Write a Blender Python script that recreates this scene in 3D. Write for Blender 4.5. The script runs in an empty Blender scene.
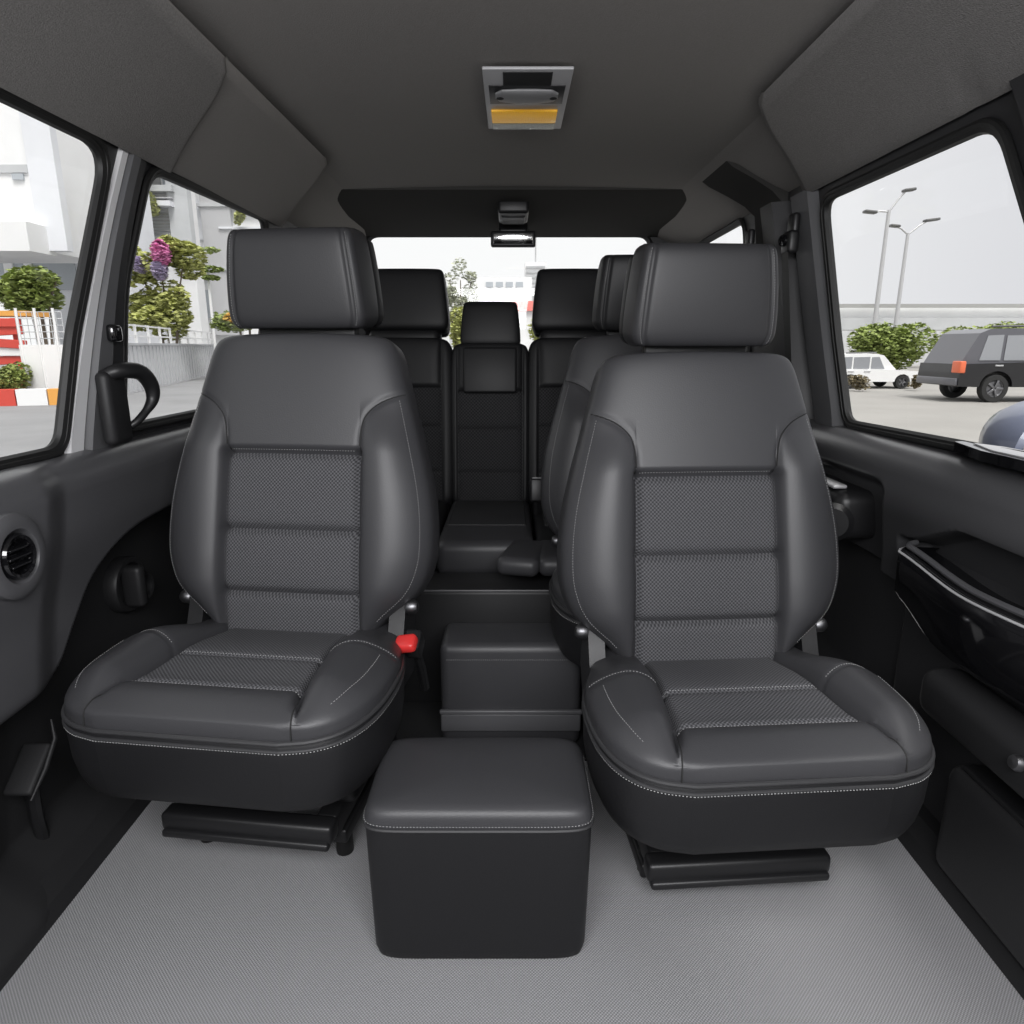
import bpy, bmesh, math, random
from mathutils import Vector, Matrix
random.seed(7)
PI = math.pi
scene = bpy.context.scene
COL = scene.collection

# ------------------------------------------------------------------ helpers
CAMZ, PITCH, FPX = 0.98, math.radians(14.0), 667.0
def at(u, v, y):
    """world point seen at photo pixel (u, v) on the plane Y = y (used to plan where far things stand)"""
    a = (u - 512) / FPX; b = (512 - v) / FPX
    d = Vector((a, math.cos(PITCH) + b * math.sin(PITCH), -math.sin(PITCH) + b * math.cos(PITCH)))
    t = y / d.y
    return Vector((d.x * t, y, CAMZ + d.z * t))

def lerp(a, b, t): return a + (b - a) * t
def sstep(a, b, x):
    t = max(0.0, min(1.0, (x - a) / (b - a))); return t * t * (3 - 2 * t)
def interp(pts, x):
    if x <= pts[0][0]: return pts[0][1]
    n = len(pts)
    for i in range(n - 1):
        x0, y0 = pts[i]; x1, y1 = pts[i + 1]
        if x <= x1:
            m0 = (pts[i + 1][1] - pts[i - 1][1]) / (pts[i + 1][0] - pts[i - 1][0]) if i > 0 else (y1 - y0) / (x1 - x0)
            m1 = (pts[i + 2][1] - y0) / (pts[i + 2][0] - x0) if i < n - 2 else (y1 - y0) / (x1 - x0)
            h = x1 - x0; t = (x - x0) / h
            return ((2*t**3 - 3*t**2 + 1) * y0 + (t**3 - 2*t**2 + t) * h * m0 + (-2*t**3 + 3*t**2) * y1 + (t**3 - t**2) * h * m1)
    return pts[-1][1]

class MB:
    def __init__(self): self.v = []; self.f = []; self.uv = {}
    def add(self, vs, fs):
        o = len(self.v); self.v += [tuple(p) for p in vs]; self.f += [tuple(i + o for i in f) for f in fs]
    def box(self, c, s, r=0.0, rot=None, seg=3, taper=None):
        bm = bmesh.new(); bmesh.ops.create_cube(bm, size=1)
        for v in bm.verts:
            k = 1.0
            if taper is not None and v.co.z > 0: k = taper
            v.co = Vector((v.co.x * s[0] * k, v.co.y * s[1] * k, v.co.z * s[2]))
        if r > 0:
            bmesh.ops.bevel(bm, geom=bm.edges[:], offset=min(r, min(s) * .49), segments=seg, profile=.5, affect='EDGES')
        M = Matrix.Translation(Vector(c)) @ (rot.to_4x4() if rot else Matrix())
        bm.verts.index_update()
        self.add([M @ v.co for v in bm.verts], [[v.index for v in f.verts] for f in bm.faces]); bm.free(); return self
    def tube(self, pts, r, n=8, closed=False, cap=True):
        pts = [Vector(p) for p in pts]; m = len(pts); vs = []; fs = []
        rs = r if isinstance(r, (list, tuple)) else [r] * m
        prev = None
        for i, p in enumerate(pts):
            if closed: t = pts[(i + 1) % m] - pts[i - 1]
            else: t = pts[min(i + 1, m - 1)] - pts[max(i - 1, 0)]
            if t.length < 1e-9: t = Vector((0, 0, 1))
            t.normalize()
            if prev is None:
                up = Vector((0, 0, 1)) if abs(t.z) < .9 else Vector((1, 0, 0))
                a = t.cross(up).normalized()
            else:
                a = (prev - t * prev.dot(t))
                a = a.normalized() if a.length > 1e-6 else t.orthogonal().normalized()
            prev = a; b = t.cross(a)
            for k in range(n):
                w = 2 * PI * k / n
                vs.append(p + (a * math.cos(w) + b * math.sin(w)) * rs[i])
        mm = m if closed else m - 1
        for i in range(mm):
            j = (i + 1) % m
            for k in range(n):
                fs.append((i*n + k, i*n + (k+1) % n, j*n + (k+1) % n, j*n + k))
        if not closed and cap:
            fs.append(tuple(range(n - 1, -1, -1))); fs.append(tuple((m-1)*n + k for k in range(n)))
        self.add(vs, fs); return self
    def lathe(self, prof, c, axis=(0, 0, 1), n=32):
        z = Vector(axis).normalized(); x = z.orthogonal().normalized(); y = z.cross(x); c = Vector(c)
        vs = []; fs = []; m = len(prof)
        for (r, h) in prof:
            for k in range(n):
                w = 2 * PI * k / n
                vs.append(c + z * h + (x * math.cos(w) + y * math.sin(w)) * max(r, 1e-5))
        for i in range(m - 1):
            for k in range(n):
                fs.append((i*n + k, i*n + (k+1) % n, (i+1)*n + (k+1) % n, (i+1)*n + k))
        self.add(vs, fs); return self
    def prism(self, poly, mapf, d0, d1):
        """2-D polygon extruded between d0 and d1; mapf(a, b, d) -> point"""
        n = len(poly)
        vs = [mapf(a, b, d0) for a, b in poly] + [mapf(a, b, d1) for a, b in poly]
        fs = [tuple(range(n - 1, -1, -1)), tuple(range(n, 2*n))] + [(i, (i+1) % n, n + (i+1) % n, n + i) for i in range(n)]
        self.add(vs, fs); return self
    def grid(self, fn, us, vs_):
        nu, nv = len(us), len(vs_)
        self.add([fn(u, v) for v in vs_ for u in us],
                 [(j*nu + i, j*nu + i + 1, (j+1)*nu + i + 1, (j+1)*nu + i) for j in range(nv - 1) for i in range(nu - 1)]); return self
    def dashes(self, pts, r=.0006, dash=.0030, gap=.0020):
        pts = [Vector(p) for p in pts]; acc = 0; seg = []; on = True; step = .001
        for a, b in zip(pts, pts[1:]):
            L = (b - a).length; k = max(1, int(L / step))
            for i in range(k):
                p = a.lerp(b, i / k); d = L / k
                if on: seg.append(p)
                acc += d
                if acc >= (dash if on else gap):
                    if on and len(seg) > 1: self.tube([seg[0], seg[len(seg)//2], seg[-1]], r, 4)
                    acc = 0; on = not on; seg = []
        return self
    def build(self, name, mat, parent=None, smooth=True, angle=40, weld=0.0, uv=None):
        me = bpy.data.meshes.new(name); me.from_pydata(self.v, [], self.f); me.validate(); 
        bm = bmesh.new(); bm.from_mesh(me)
        if weld: bmesh.ops.remove_doubles(bm, verts=bm.verts[:], dist=weld)
        bmesh.ops.recalc_face_normals(bm, faces=bm.faces[:])
        if smooth:
            ca = math.radians(angle)
            for f in bm.faces: f.smooth = True
            for e in bm.edges:
                if len(e.link_faces) == 2 and e.calc_face_angle(0) > ca: e.smooth = False
        if uv:
            lay = bm.loops.layers.uv.new('UVMap')
            for f in bm.faces:
                for l in f.loops: l[lay].uv = uv(l.vert.co)
        bm.to_mesh(me); bm.free()
        o = bpy.data.objects.new(name, me); COL.objects.link(o)
        if mat: me.materials.append(mat)
        if parent: o.parent = parent
        return o

def tag(o, label=None, cat=None, group=None, kind=None):
    if label: o['label'] = label
    if cat: o['category'] = cat
    if group: o['group'] = group
    if kind: o['kind'] = kind
    return o
def thing(name, label, cat, loc=(0, 0, 0), rz=0, group=None):
    o = bpy.data.objects.new(name, None); o.empty_display_size = .05; COL.objects.link(o)
    o.location = loc; o.rotation_euler = (0, 0, rz); return tag(o, label, cat, group)
def copy_tree(o, parent=None):
    c = o.copy(); COL.objects.link(c); c.parent = parent
    for ch in list(o.children): copy_tree(ch, c)
    return c

# ------------------------------------------------------------------ materials
def new_mat(name):
    m = bpy.data.materials.new(name); m.use_nodes = True
    nt = m.node_tree; return m, nt, nt.nodes['Principled BSDF']
def simple(name, col, rough=.5, metal=0, spec=.5, bump=0, bscale=200, var=0, vscale=6, emit=None, coat=0):
    m, nt, b = new_mat(name); N = nt.nodes; Lk = nt.links
    c = (*col, 1) if len(col) == 3 else col
    b.inputs['Base Color'].default_value = c; b.inputs['Roughness'].default_value = rough
    b.inputs['Metallic'].default_value = metal; b.inputs['Specular IOR Level'].default_value = spec
    b.inputs['Coat Weight'].default_value = coat
    if emit: b.inputs['Emission Color'].default_value = (*emit[:3], 1); b.inputs['Emission Strength'].default_value = emit[3]
    tc = N.new('ShaderNodeTexCoord')
    if var:
        n = N.new('ShaderNodeTexNoise'); n.inputs['Scale'].default_value = vscale; n.inputs['Detail'].default_value = 4
        Lk.new(tc.outputs['Object'], n.inputs['Vector'])
        r = N.new('ShaderNodeMapRange'); r.inputs['From Min'].default_value = .3; r.inputs['From Max'].default_value = .7
        r.inputs['To Min'].default_value = 1 - var; r.inputs['To Max'].default_value = 1 + var
        Lk.new(n.outputs['Fac'], r.inputs['Value'])
        x = N.new('ShaderNodeVectorMath'); x.operation = 'SCALE'; x.inputs[0].default_value = c[:3]
        Lk.new(r.outputs['Result'], x.inputs['Scale']); Lk.new(x.outputs['Vector'], b.inputs['Base Color'])
    if bump:
        n2 = N.new('ShaderNodeTexVoronoi' if bump > 0 else 'ShaderNodeTexNoise'); n2.inputs['Scale'].default_value = bscale
        Lk.new(tc.outputs['Object'], n2.inputs['Vector'])
        bp = N.new('ShaderNodeBump'); bp.inputs['Strength'].default_value = abs(bump); bp.inputs['Distance'].default_value = .001
        Lk.new(n2.outputs[0], bp.inputs['Height']); Lk.new(bp.outputs['Normal'], b.inputs['Normal'])
    return m
def weave(name, c0, c1, k, rough=.85, coord='UV', bump=.5, plane='XY'):
    """diagonal dot weave: sin*sin lattice of period k metres"""
    m, nt, b = new_mat(name); N = nt.nodes; Lk = nt.links
    tc = N.new('ShaderNodeTexCoord'); sp = N.new('ShaderNodeSeparateXYZ'); Lk.new(tc.outputs[coord], sp.inputs[0])
    def math_(op, a, bb=None):
        n = N.new('ShaderNodeMath'); n.operation = op
        for i, q in enumerate((a, bb)):
            if q is None: continue
            if isinstance(q, (int, float)): n.inputs[i].default_value = q
            else: Lk.new(q, n.inputs[i])
        return n.outputs[0]
    w = 2 * PI / k
    s1 = math_('SINE', math_('MULTIPLY', sp.outputs[0], w)); s2 = math_('SINE', math_('MULTIPLY', sp.outputs[1], w))
    p = math_('MULTIPLY', s1, s2)
    mr = N.new('ShaderNodeMapRange'); mr.inputs['From Min'].default_value = -.6; mr.inputs['From Max'].default_value = .7
    Lk.new(p, mr.inputs['Value'])
    nz = N.new('ShaderNodeTexNoise'); nz.inputs['Scale'].default_value = 320; Lk.new(tc.outputs[coord], nz.inputs['Vector'])
    f = math_('MULTIPLY', mr.outputs[0], math_('ADD', nz.outputs['Fac'], .5))
    mx = N.new('ShaderNodeMix'); mx.data_type = 'RGBA'
    mx.inputs['A'].default_value = (*c0, 1); mx.inputs['B'].default_value = (*c1, 1); Lk.new(f, mx.inputs['Factor'])
    Lk.new(mx.outputs['Result'], b.inputs['Base Color'])
    bp = N.new('ShaderNodeBump'); bp.inputs['Strength'].default_value = bump; bp.inputs['Distance'].default_value = .001
    Lk.new(p, bp.inputs['Height']); Lk.new(bp.outputs['Normal'], b.inputs['Normal'])
    b.inputs['Roughness'].default_value = rough; b.inputs['Specular IOR Level'].default_value = .25
    return m
def glass_mat(name, tint=(.96, .97, .97), refl=.05):
    m = bpy.data.materials.new(name); m.use_nodes = True; nt = m.node_tree; nt.nodes.clear()
    o = nt.nodes.new('ShaderNodeOutputMaterial'); mx = nt.nodes.new('ShaderNodeMixShader')
    t = nt.nodes.new('ShaderNodeBsdfTransparent'); t.inputs[0].default_value = (*tint, 1)
    g = nt.nodes.new('ShaderNodeBsdfGlossy'); g.inputs['Roughness'].default_value = .03
    mx.inputs[0].default_value = refl
    nt.links.new(t.outputs[0], mx.inputs[1]); nt.links.new(g.outputs[0], mx.inputs[2]); nt.links.new(mx.outputs[0], o.inputs[0])
    return m

M = {}
M['leather'] = simple('leather', (.041, .041, .0445), .46, spec=.5, bump=.12, bscale=420)
M['leather_shaded'] = simple('leather_shaded', (.028, .028, .0305), .48, spec=.45, bump=.12, bscale=420)  # same leather darkened, shade on the upright headrest put into the colour
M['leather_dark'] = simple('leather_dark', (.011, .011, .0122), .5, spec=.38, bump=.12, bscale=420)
M['fabric'] = weave('seat_fabric', (.033, .033, .036), (.122, .122, .130), .0074)
M['fabric_dark'] = weave('rear_seat_fabric', (.012, .012, .013), (.05, .05, .053), .012)
M['thread'] = simple('thread', (.36, .36, .36), .8)
M['thread_dark'] = simple('seam_thread', (.012, .012, .012), .8)
M['piping'] = simple('piping', (.035, .035, .037), .45)
M['carpet'] = weave('carpet', (.20, .20, .206), (.39, .39, .40), .0052, rough=.95, coord='Object', bump=.6)
M['dark_mat'] = simple('dark_floor', (.010, .010, .011), .7, bump=-.3, bscale=150)
M['black_plastic'] = simple('black_plastic', (.012, .012, .013), .42, spec=.5, bump=-.1, bscale=300)
M['panel_plastic'] = simple('panel_plastic', (.085, .085, .090), .42, spec=.5, bump=-.15, bscale=260)
M['panel_dark'] = simple('panel_dark', (.016, .016, .017), .5, spec=.4, bump=-.1, bscale=260)
M['gloss_black'] = simple('gloss_black', (.006, .006, .007), .08, spec=.6, coat=.5)
M['pillar_grey'] = simple('pillar_grey', (.11, .111, .116), .55, bump=-.1, bscale=200)
M['pillar_dark'] = simple('pillar_dark', (.022, .022, .024), .5)
M['headliner'] = simple('headliner', (.27, .258, .247), .95, spec=.1, bump=-.5, bscale=400, var=.05, vscale=300)
M['overhead'] = simple('overhead_fabric', (.23, .222, .215), .95, spec=.1, bump=-.8, bscale=420, var=.16, vscale=330)
M['rubber'] = simple('rubber', (.008, .008, .008), .55)
M['chrome'] = simple('chrome', (.75, .75, .76), .15, metal=1)
M['steel'] = simple('steel', (.22, .22, .23), .42, metal=1)
M['silver_plastic'] = simple('silver_plastic', (.42, .42, .43), .35, spec=.6)
M['grey_plastic'] = simple('grey_plastic', (.22, .22, .225), .4)
M['bright_edge'] = simple('bright_edge', (.62, .62, .63), .25, metal=.3)  # bright reflection on the chrome edge put into a pale base colour
M['amber'] = simple('amber_lens', (.80, .42, .03), .35, bump=.6, bscale=250, emit=(.7, .36, .02, .30))
M['lens_clear'] = simple('clear_lens', (.55, .56, .5), .25, bump=.8, bscale=180)
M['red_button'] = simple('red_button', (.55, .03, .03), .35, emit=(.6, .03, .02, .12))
M['glass'] = glass_mat('window_glass')
M['mirror_glass'] = simple('mirror_glass', (.8, .8, .8), .08, metal=1)
M['white_wall'] = simple('white_wall', (.80, .80, .80), .8, var=.04, vscale=.6)
M['lilac_wall'] = simple('pale_wall', (.72, .73, .76), .8, var=.05, vscale=.5)
M['grey_wall'] = simple('grey_wall', (.50, .51, .52), .8, var=.08, vscale=.8)
M['concrete'] = simple('concrete', (.60, .60, .61), .9, var=.07, vscale=1.2)
M['window_pane'] = simple('building_pane', (.42, .45, .48), .25)
M['louvre'] = simple('louvre', (.36, .36, .35), .7)
M['asphalt'] = simple('asphalt', (.24, .24, .245), .9, var=.1, vscale=.7)
M['pale_road'] = simple('pale_road', (.31, .298, .28), .9, var=.08, vscale=.5)
M['red_paint'] = simple('red_paint', (.60, .07, .05), .6)
M['orange_paint'] = simple('orange_paint', (.75, .36, .08), .6)
M['white_paint'] = simple('white_paint', (.82, .82, .82), .5)
M['leaf'] = simple('leaf_green', (.24, .30, .08), .7, var=.5, vscale=3)
M['leaf_light'] = simple('leaf_light', (.40, .42, .14), .7, var=.4, vscale=3)
M['leaf_pale'] = simple('leaf_pale', (.45, .47, .36), .8, var=.3, vscale=2)
M['pink'] = simple('pink_bloom', (.62, .22, .42), .7, var=.3, vscale=4)
M['violet'] = simple('violet_bloom', (.46, .40, .54), .7, var=.3, vscale=4)
M['yellow_bloom'] = simple('yellow_bloom', (.65, .42, .08), .7, var=.4, vscale=4)
M['bark'] = simple('bark', (.16, .13, .10), .9)
M['dry_grass'] = simple('dry_grass', (.24, .20, .12), .9, var=.4, vscale=3)
M['grass'] = simple('grass', (.26, .31, .09), .9, var=.5, vscale=1.5)
M['post_grey'] = simple('post_grey', (.50, .50, .51), .5, metal=.2)
M['lamp_dark'] = simple('lamp_dark', (.10, .10, .10), .5)
M['car_black'] = simple('car_black', (.010, .010, .012), .25, coat=.3)
M['car_grey'] = simple('car_grey', (.11, .11, .125), .3, coat=.4)
M['car_glass'] = simple('car_glass', (.30, .31, .33), .12)
M['car_blue'] = simple('car_blue', (.20, .22, .30), .3, coat=.4)
M['tyre'] = simple('tyre', (.02, .02, .02), .8)
M['tail_red'] = simple('tail_red', (.75, .16, .07), .3)
M['roof_red'] = simple('roof_red', (.50, .14, .12), .8)

# ------------------------------------------------------------------ camera, light, sky
cd = bpy.data.cameras.new('camera'); cam = bpy.data.objects.new('camera', cd); COL.objects.link(cam)
cam.location = (0, 0, CAMZ); cam.rotation_euler = (PI / 2 - PITCH, 0, 0)
cd.sensor_fit = 'HORIZONTAL'; cd.sensor_width = 36; cd.lens = 36 * FPX / 1024; cd.clip_start = .02; cd.clip_end = 600
scene.camera = cam
w = bpy.data.worlds.new('overcast'); scene.world = w; w.use_nodes = True
nt = w.node_tree; bg = nt.nodes['Background']
tc = nt.nodes.new('ShaderNodeTexCoord'); sp = nt.nodes.new('ShaderNodeSeparateXYZ'); nt.links.new(tc.outputs['Generated'], sp.inputs[0])
mr = nt.nodes.new('ShaderNodeMapRange'); mr.inputs['From Min'].default_value = .15; mr.inputs['From Max'].default_value = .6
nt.links.new(sp.outputs[0], mr.inputs['Value'])
mx = nt.nodes.new('ShaderNodeMix'); mx.data_type = 'RGBA'
mx.inputs['A'].default_value = (1.0, 1.0, 1.0, 1); mx.inputs['B'].default_value = (.74, .74, .77, 1)
nt.links.new(mr.outputs[0], mx.inputs['Factor']); nt.links.new(mx.outputs['Result'], bg.inputs['Color'])
bg.inputs['Strength'].default_value = 1.05
sd = bpy.data.lights.new('hazy_sun', 'SUN'); sd.energy = 3.8; sd.angle = math.radians(25); sd.color = (1, .98, .95)
so = bpy.data.objects.new('hazy_sun', sd); COL.objects.link(so)
so.rotation_euler = Vector((.30, -.62, 1.25)).to_track_quat('Z', 'Y').to_euler()
ld = bpy.data.lights.new('windscreen_fill', 'AREA'); ld.shape = 'RECTANGLE'; ld.size = 1.5; ld.size_y = .60; ld.energy = 44; ld.color = (1, 1, 1.02)  # added fill lamp on the windscreen side, brightens the cabin
lo = bpy.data.objects.new('windscreen_fill', ld); COL.objects.link(lo)
lo.location = (0, -.28, 1.36); lo.rotation_euler = Vector((0, -.70, .72)).to_track_quat('Z', 'Y').to_euler()
scene.view_settings.view_transform = 'Standard'; scene.view_settings.look = 'None'
scene.view_settings.exposure = 0.0

# ------------------------------------------------------------------ seat building
def pillow_axes(origin, ang):
    """maps (x, n, l): l runs up the backrest (tilted back by ang), n towards the front (-y)"""
    s, c = math.sin(ang), math.cos(ang); ox, oy, oz = origin
    return lambda x, n, l: Vector((ox + x, oy + l * s - n * c, oz + l * c + n * s))

def pillow(hw, L, Tf, Tb, feat, a, fmap, px=5, pl=12, nq=16, nc=24, nrow=110, fr=()):
    """closed cushion. returns front(x, l), MB body, MB insert faces (rows within fr, |x| <= a)"""
    def E(x, l):
        h = hw(l); s = min(1, abs(x) / h); t = min(1, abs(2 * l / L - 1))
        return max(0, 1 - s ** px) ** (1 / px) * max(0, 1 - t ** pl) ** (1 / pl)
    def front(x, l):
        e = E(x, l); return Tf * e + feat(x, l) * min(1, e * 1.2)
    fs = sorted(set([round(lerp(i / nrow, .5 - .5 * math.cos(PI * i / nrow), .6), 5) for i in range(nrow + 1)] + list(fr)))
    rows = []
    for f in fs:
        l = f * L; h = hw(l); aa = min(a(l), .8 * h); xs = []
        for k in range(nq): xs.append(-lerp(aa, h, .5 - .5 * math.cos(PI * (1 - k / nq))))
        for k in range(nc + 1): xs.append(lerp(-aa, aa, .5 - .5 * math.cos(PI * k / nc)))
        for k in range(1, nq + 1): xs.append(lerp(aa, h, .5 - .5 * math.cos(PI * k / nq)))
        rows.append((l, xs))
    nx = len(rows[0][1]); body = MB(); ins = MB()
    F = [[fmap(x, front(x, l), l) for x in xs] for l, xs in rows]
    B = [[fmap(x, -Tb * E(x, l), l) for x in xs] for l, xs in rows]
    flat = [p for r in F for p in r]; fb = []; fi = []
    for j in range(len(rows) - 1):
        for i in range(nx - 1):
            q = (j*nx + i, j*nx + i + 1, (j+1)*nx + i + 1, (j+1)*nx + i)
            if fr and fr[0] - 1e-6 <= fs[j] and fs[j + 1] <= fr[-1] + 1e-6 and nq <= i < nq + nc: fi.append(q)
            else: fb.append(q)
    body.add(flat, fb)
    body.add([p for r in B for p in r], [(j*nx + i, (j+1)*nx + i, (j+1)*nx + i + 1, j*nx + i + 1) for j in range(len(rows) - 1) for i in range(nx - 1)])
    if fi: ins.add(flat, fi)
    return front, body, ins
def clean(mb):
    used = sorted(set(i for f in mb.f for i in f)); mp = {o: n for n, o in enumerate(used)}
    mb.v = [mb.v[i] for i in used]; mb.f = [tuple(mp[i] for i in f) for f in mb.f]; return mb
def seam_dist(x, l, pts):
    best = 9
    for (x0, l0), (x1, l1) in zip(pts, pts[1:]):
        dx, dl = x1 - x0, l1 - l0; t = max(0, min(1, ((x - x0) * dx + (l - l0) * dl) / (dx*dx + dl*dl)))
        best = min(best, math.hypot(x - x0 - dx * t, l - l0 - dl * t))
    return best
def groove(d, depth, w): return -depth * math.exp(-(d / w) ** 2)
def samp(pts, n=40):
    """smooth resample of a 2-D polyline"""
    out = []
    for i in range(n + 1):
        t = i / n * (len(pts) - 1); k = [(j, p[0]) for j, p in enumerate(pts)]; q = [(j, p[1]) for j, p in enumerate(pts)]
        out.append((interp(k, t), interp(q, t)))
    return out

L_B = .655
HW = [(0, .145), (.03, .158), (.11, .206), (.19, .262), (.28, .287), (.38, .291), (.5, .283), (.64, .262), (.78, .236), (.90, .214), (.955, .203), (.985, .192), (1, .176)]
def make_headrest(root, mapf, mat, mat_dark, hw0=.147, H=.196, l0=0.0, stitch=True):
    hwf = lambda l: interp([(0, hw0 * .90), (.05 * H, hw0 * .965), (.14 * H, hw0), (.5 * H, hw0 * .97), (.88 * H, hw0 * .905), (.96 * H, hw0 * .875), (H, hw0 * .82)], l)
    mf = lambda x, n, l: mapf(x, n, l + l0)
    sx = lambda l: hwf(l) * .86
    def feat(x, l):
        return .006 * (1 - (2 * l / H - 1) ** 2) + .006 * (1 - (x / hw0) ** 2) - (.0045 * math.exp(-((abs(x) - sx(l)) / .005) ** 2) if stitch else 0)
    fr, body, _ = pillow(hwf, H, .055, .060, feat, sx, mf, px=8, pl=8, nq=14, nc=20, nrow=40)
    hr = body.build('headrest', mat, root, weld=.0004, angle=60)
    if stitch:
        st = MB()
        for s in (-1, 1):
            st.dashes([mf(s * (sx(l) + .006), fr(s * (sx(l) + .006), l) + .0006, l) for l in [H * (.04 + .92 * i / 30) for i in range(31)]], .00055)
        st.build('stitching', M['thread'], hr)
    # rear shell of the headrest
    sh = MB(); hw2 = lambda l: hwf(l) * .96
    _, b2, _ = pillow(hw2, H * .92, .02, .05, lambda x, l: 0, lambda l: hw2(l) * .7, lambda x, n, l: mf(x, n - .074, l + H * .0), px=5, pl=6, nq=10, nc=8, nrow=24)
    b2.build('headrest_shell', mat_dark, hr, weld=.0004, angle=60)
    return hr

def make_seat(name, label, cat, buckle=0):
    root = thing(name, label, cat)
    # ---------------- backrest
    bm_ = pillow_axes((0, .165, .365), math.radians(14.5))
    hw = lambda l: interp(HW, l / L_B)
    aB = lambda l: .146 - .004 * sstep(.2, .7, l / L_B)
    R1, R2, R3 = .03, .178, .378; RT = .618
    def seam_pts(s):
        return samp([(s * aB(.63 * L_B), .63 * L_B), (s * .146, .70 * L_B), (s * .156, .745 * L_B), (s * .184, .785 * L_B), (s * .225, .815 * L_B)], 16)
    SP = {s: seam_pts(s) for s in (-1, 1)}
    def feat(x, l):
        f = l / L_B; ax = abs(x); h = hw(l); aa = aB(l); d = 0.018 * (1 - (x / h) ** 2) * sstep(.0, .3, f)
        if ax > aa:
            q = (ax - aa) / max(h - aa, .01)
            d += .024 * math.sin(PI * min(1, q) ** .85) * sstep(.02, .22, f) * (1 - sstep(.62, .80, f))
        if f < .64:
            d += groove(ax - aa, .013, .007) * (1 - sstep(.62, .645, f))
            if ax <= aa + .004:
                d -= .006
                for e in (R2, R3): d += groove(l - e * L_B, .011, .0075)
                for lo_, hi_ in ((R1, R2), (R2, R3), (R3, RT)):
                    if lo_ <= f <= hi_: d += .007 * (1 - (2 * (f - lo_) / (hi_ - lo_) - 1) ** 4)
        if ax <= aa + .006: d += groove(l - RT * L_B, .010, .007)
        if .6 < f < .85 and ax > .12: d += groove(seam_dist(ax, l, SP[1]), .004, .005)
        return d
    fr, body, ins = pillow(hw, L_B, .062, .075, feat, aB, bm_, px=5, pl=14, nq=24, nc=30, nrow=150, fr=(R1, R2, R3, RT))
    body = clean(body)
    back = body.build('backrest', M['leather'], root, weld=.0004, angle=60)
    insb = clean(ins).build('fabric_panel', M['fabric'], back, angle=60)
    me = insb.data; lay = me.uv_layers.new(name='UVMap')
    for lp in me.loops: c = me.vertices[lp.vertex_index].co; lay.data[lp.index].uv = (c.x, c.z)
    insb['label'] = 'woven grey fabric centre panel of the backrest'
    st = MB()
    for s in (-1, 1):
        pts = [(s * (hw(f * L_B) * .93 if f < .75 else hw(f * L_B) * .93), f * L_B) for f in [.10 + .70 * i / 60 for i in range(61)]]
        st.dashes([bm_(x, fr(x, l) + .0006, l) for x, l in pts], .00055)
        MB().tube([bm_(x, fr(x, l) + .0005, l) for x, l in SP[s]], .0016, 5).build('seam', M['thread_dark'], back)
    st.dashes([bm_(x, fr(x, (RT + .012) * L_B) + .0006, (RT + .012) * L_B) for x in [-.135 + .27 * i / 40 for i in range(41)]], .00055)
    st.build('stitching', M['thread'], back)
    # ---------------- headrest, posts, collar
    hm = pillow_axes((0, .165 + L_B * math.sin(math.radians(14.5)) - .015, .365 + L_B * math.cos(math.radians(14.5))), math.radians(-3))
    make_headrest(root, hm, M['leather_shaded'], M['leather_dark'], l0=.026)
    for s in (-1, 1):
        p = MB().tube([hm(s * .055, -.01, -.06), hm(s * .055, -.01, .07)], .0065, 10).build('headrest_post', M['steel'], root)
        MB().box(hm(s * .055, -.01, .004), (.034, .032, .020), .005).build('collar', M['black_plastic'], p)
    MB().box(hm(0, -.012, .018), (.215, .03, .022), .005).build('headrest_bracket', M['black_plastic'], root)
    # ---------------- cushion
    D = .47; Y0 = -.25; ZP = .402
    CW = [(0, .150), (.012, .196), (.04, .235), (.09, .262), (.16, .274), (.24, .272), (.33, .250), (.42, .222), (.455, .208), (.47, .185)]
    hc = lambda l: interp(CW, l)
    cm = lambda x, n, l: Vector((x, Y0 + l, ZP + n + .012 * (l / D) - .036 * sstep(.20, .44, l)))
    aC = lambda l: interp([(0, .172), (.05, .163), (.098, .154), (.2, .144), (.47, .126)], l)
    S1, S2 = .090 / D, .203 / D
    def featc(x, l):
        ax = abs(x); h = hc(l); aa = aC(l); d = 0
        if ax > aa:
            q = min(1, (ax - aa) / max(.01, h - aa))
            d += .034 * math.sin(PI * q ** .75) * sstep(.0, .10, l) * (1 - .75 * sstep(.20, .40, l))
            d += groove(l - .205 - (ax - aa) * .25, .0035, .005)
        d += groove(ax - aa, .015, .0065) * sstep(.02, .06, l)
        if ax < aa + .004:
            d += groove(l - .090, .008, .006) + groove(l - .203, .006, .006)
            d += .014 * math.exp(-((l - .055) / .04) ** 2)
        return d
    frc, bodc, insc = pillow(hc, D, .034, .03, featc, aC, cm, px=7, pl=9, nq=24, nc=30, nrow=110, fr=(S1, S2, .97))
    cus = clean(bodc).build('cushion', M['leather'], root, weld=.0004, angle=60)
    inc = clean(insc).build('fabric_panel', M['fabric'], cus, angle=60)
    me = inc.data; lay = me.uv_layers.new(name='UVMap')
    for lp in me.loops: c = me.vertices[lp.vertex_index].co; lay.data[lp.index].uv = (c.x, c.y)
    inc['label'] = 'woven grey fabric centre panel of the seat cushion'
    out = []
    ls = [D * (.5 - .5 * math.cos(PI * i / 44)) for i in range(45)]
    for l in ls: out.append((hc(l), Y0 + l))
    loop = [(x, y) for x, y in out] + [(-x, y) for x, y in reversed(out)]
    def ring(k, dz): return [Vector((x * k[0], (y - (Y0 + D/2)) * k[1] + Y0 + D/2, ZP + dz + .012 * ((y - Y0) / D) - .036 * sstep(.20, .44, y - Y0))) for x, y in loop]
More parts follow.
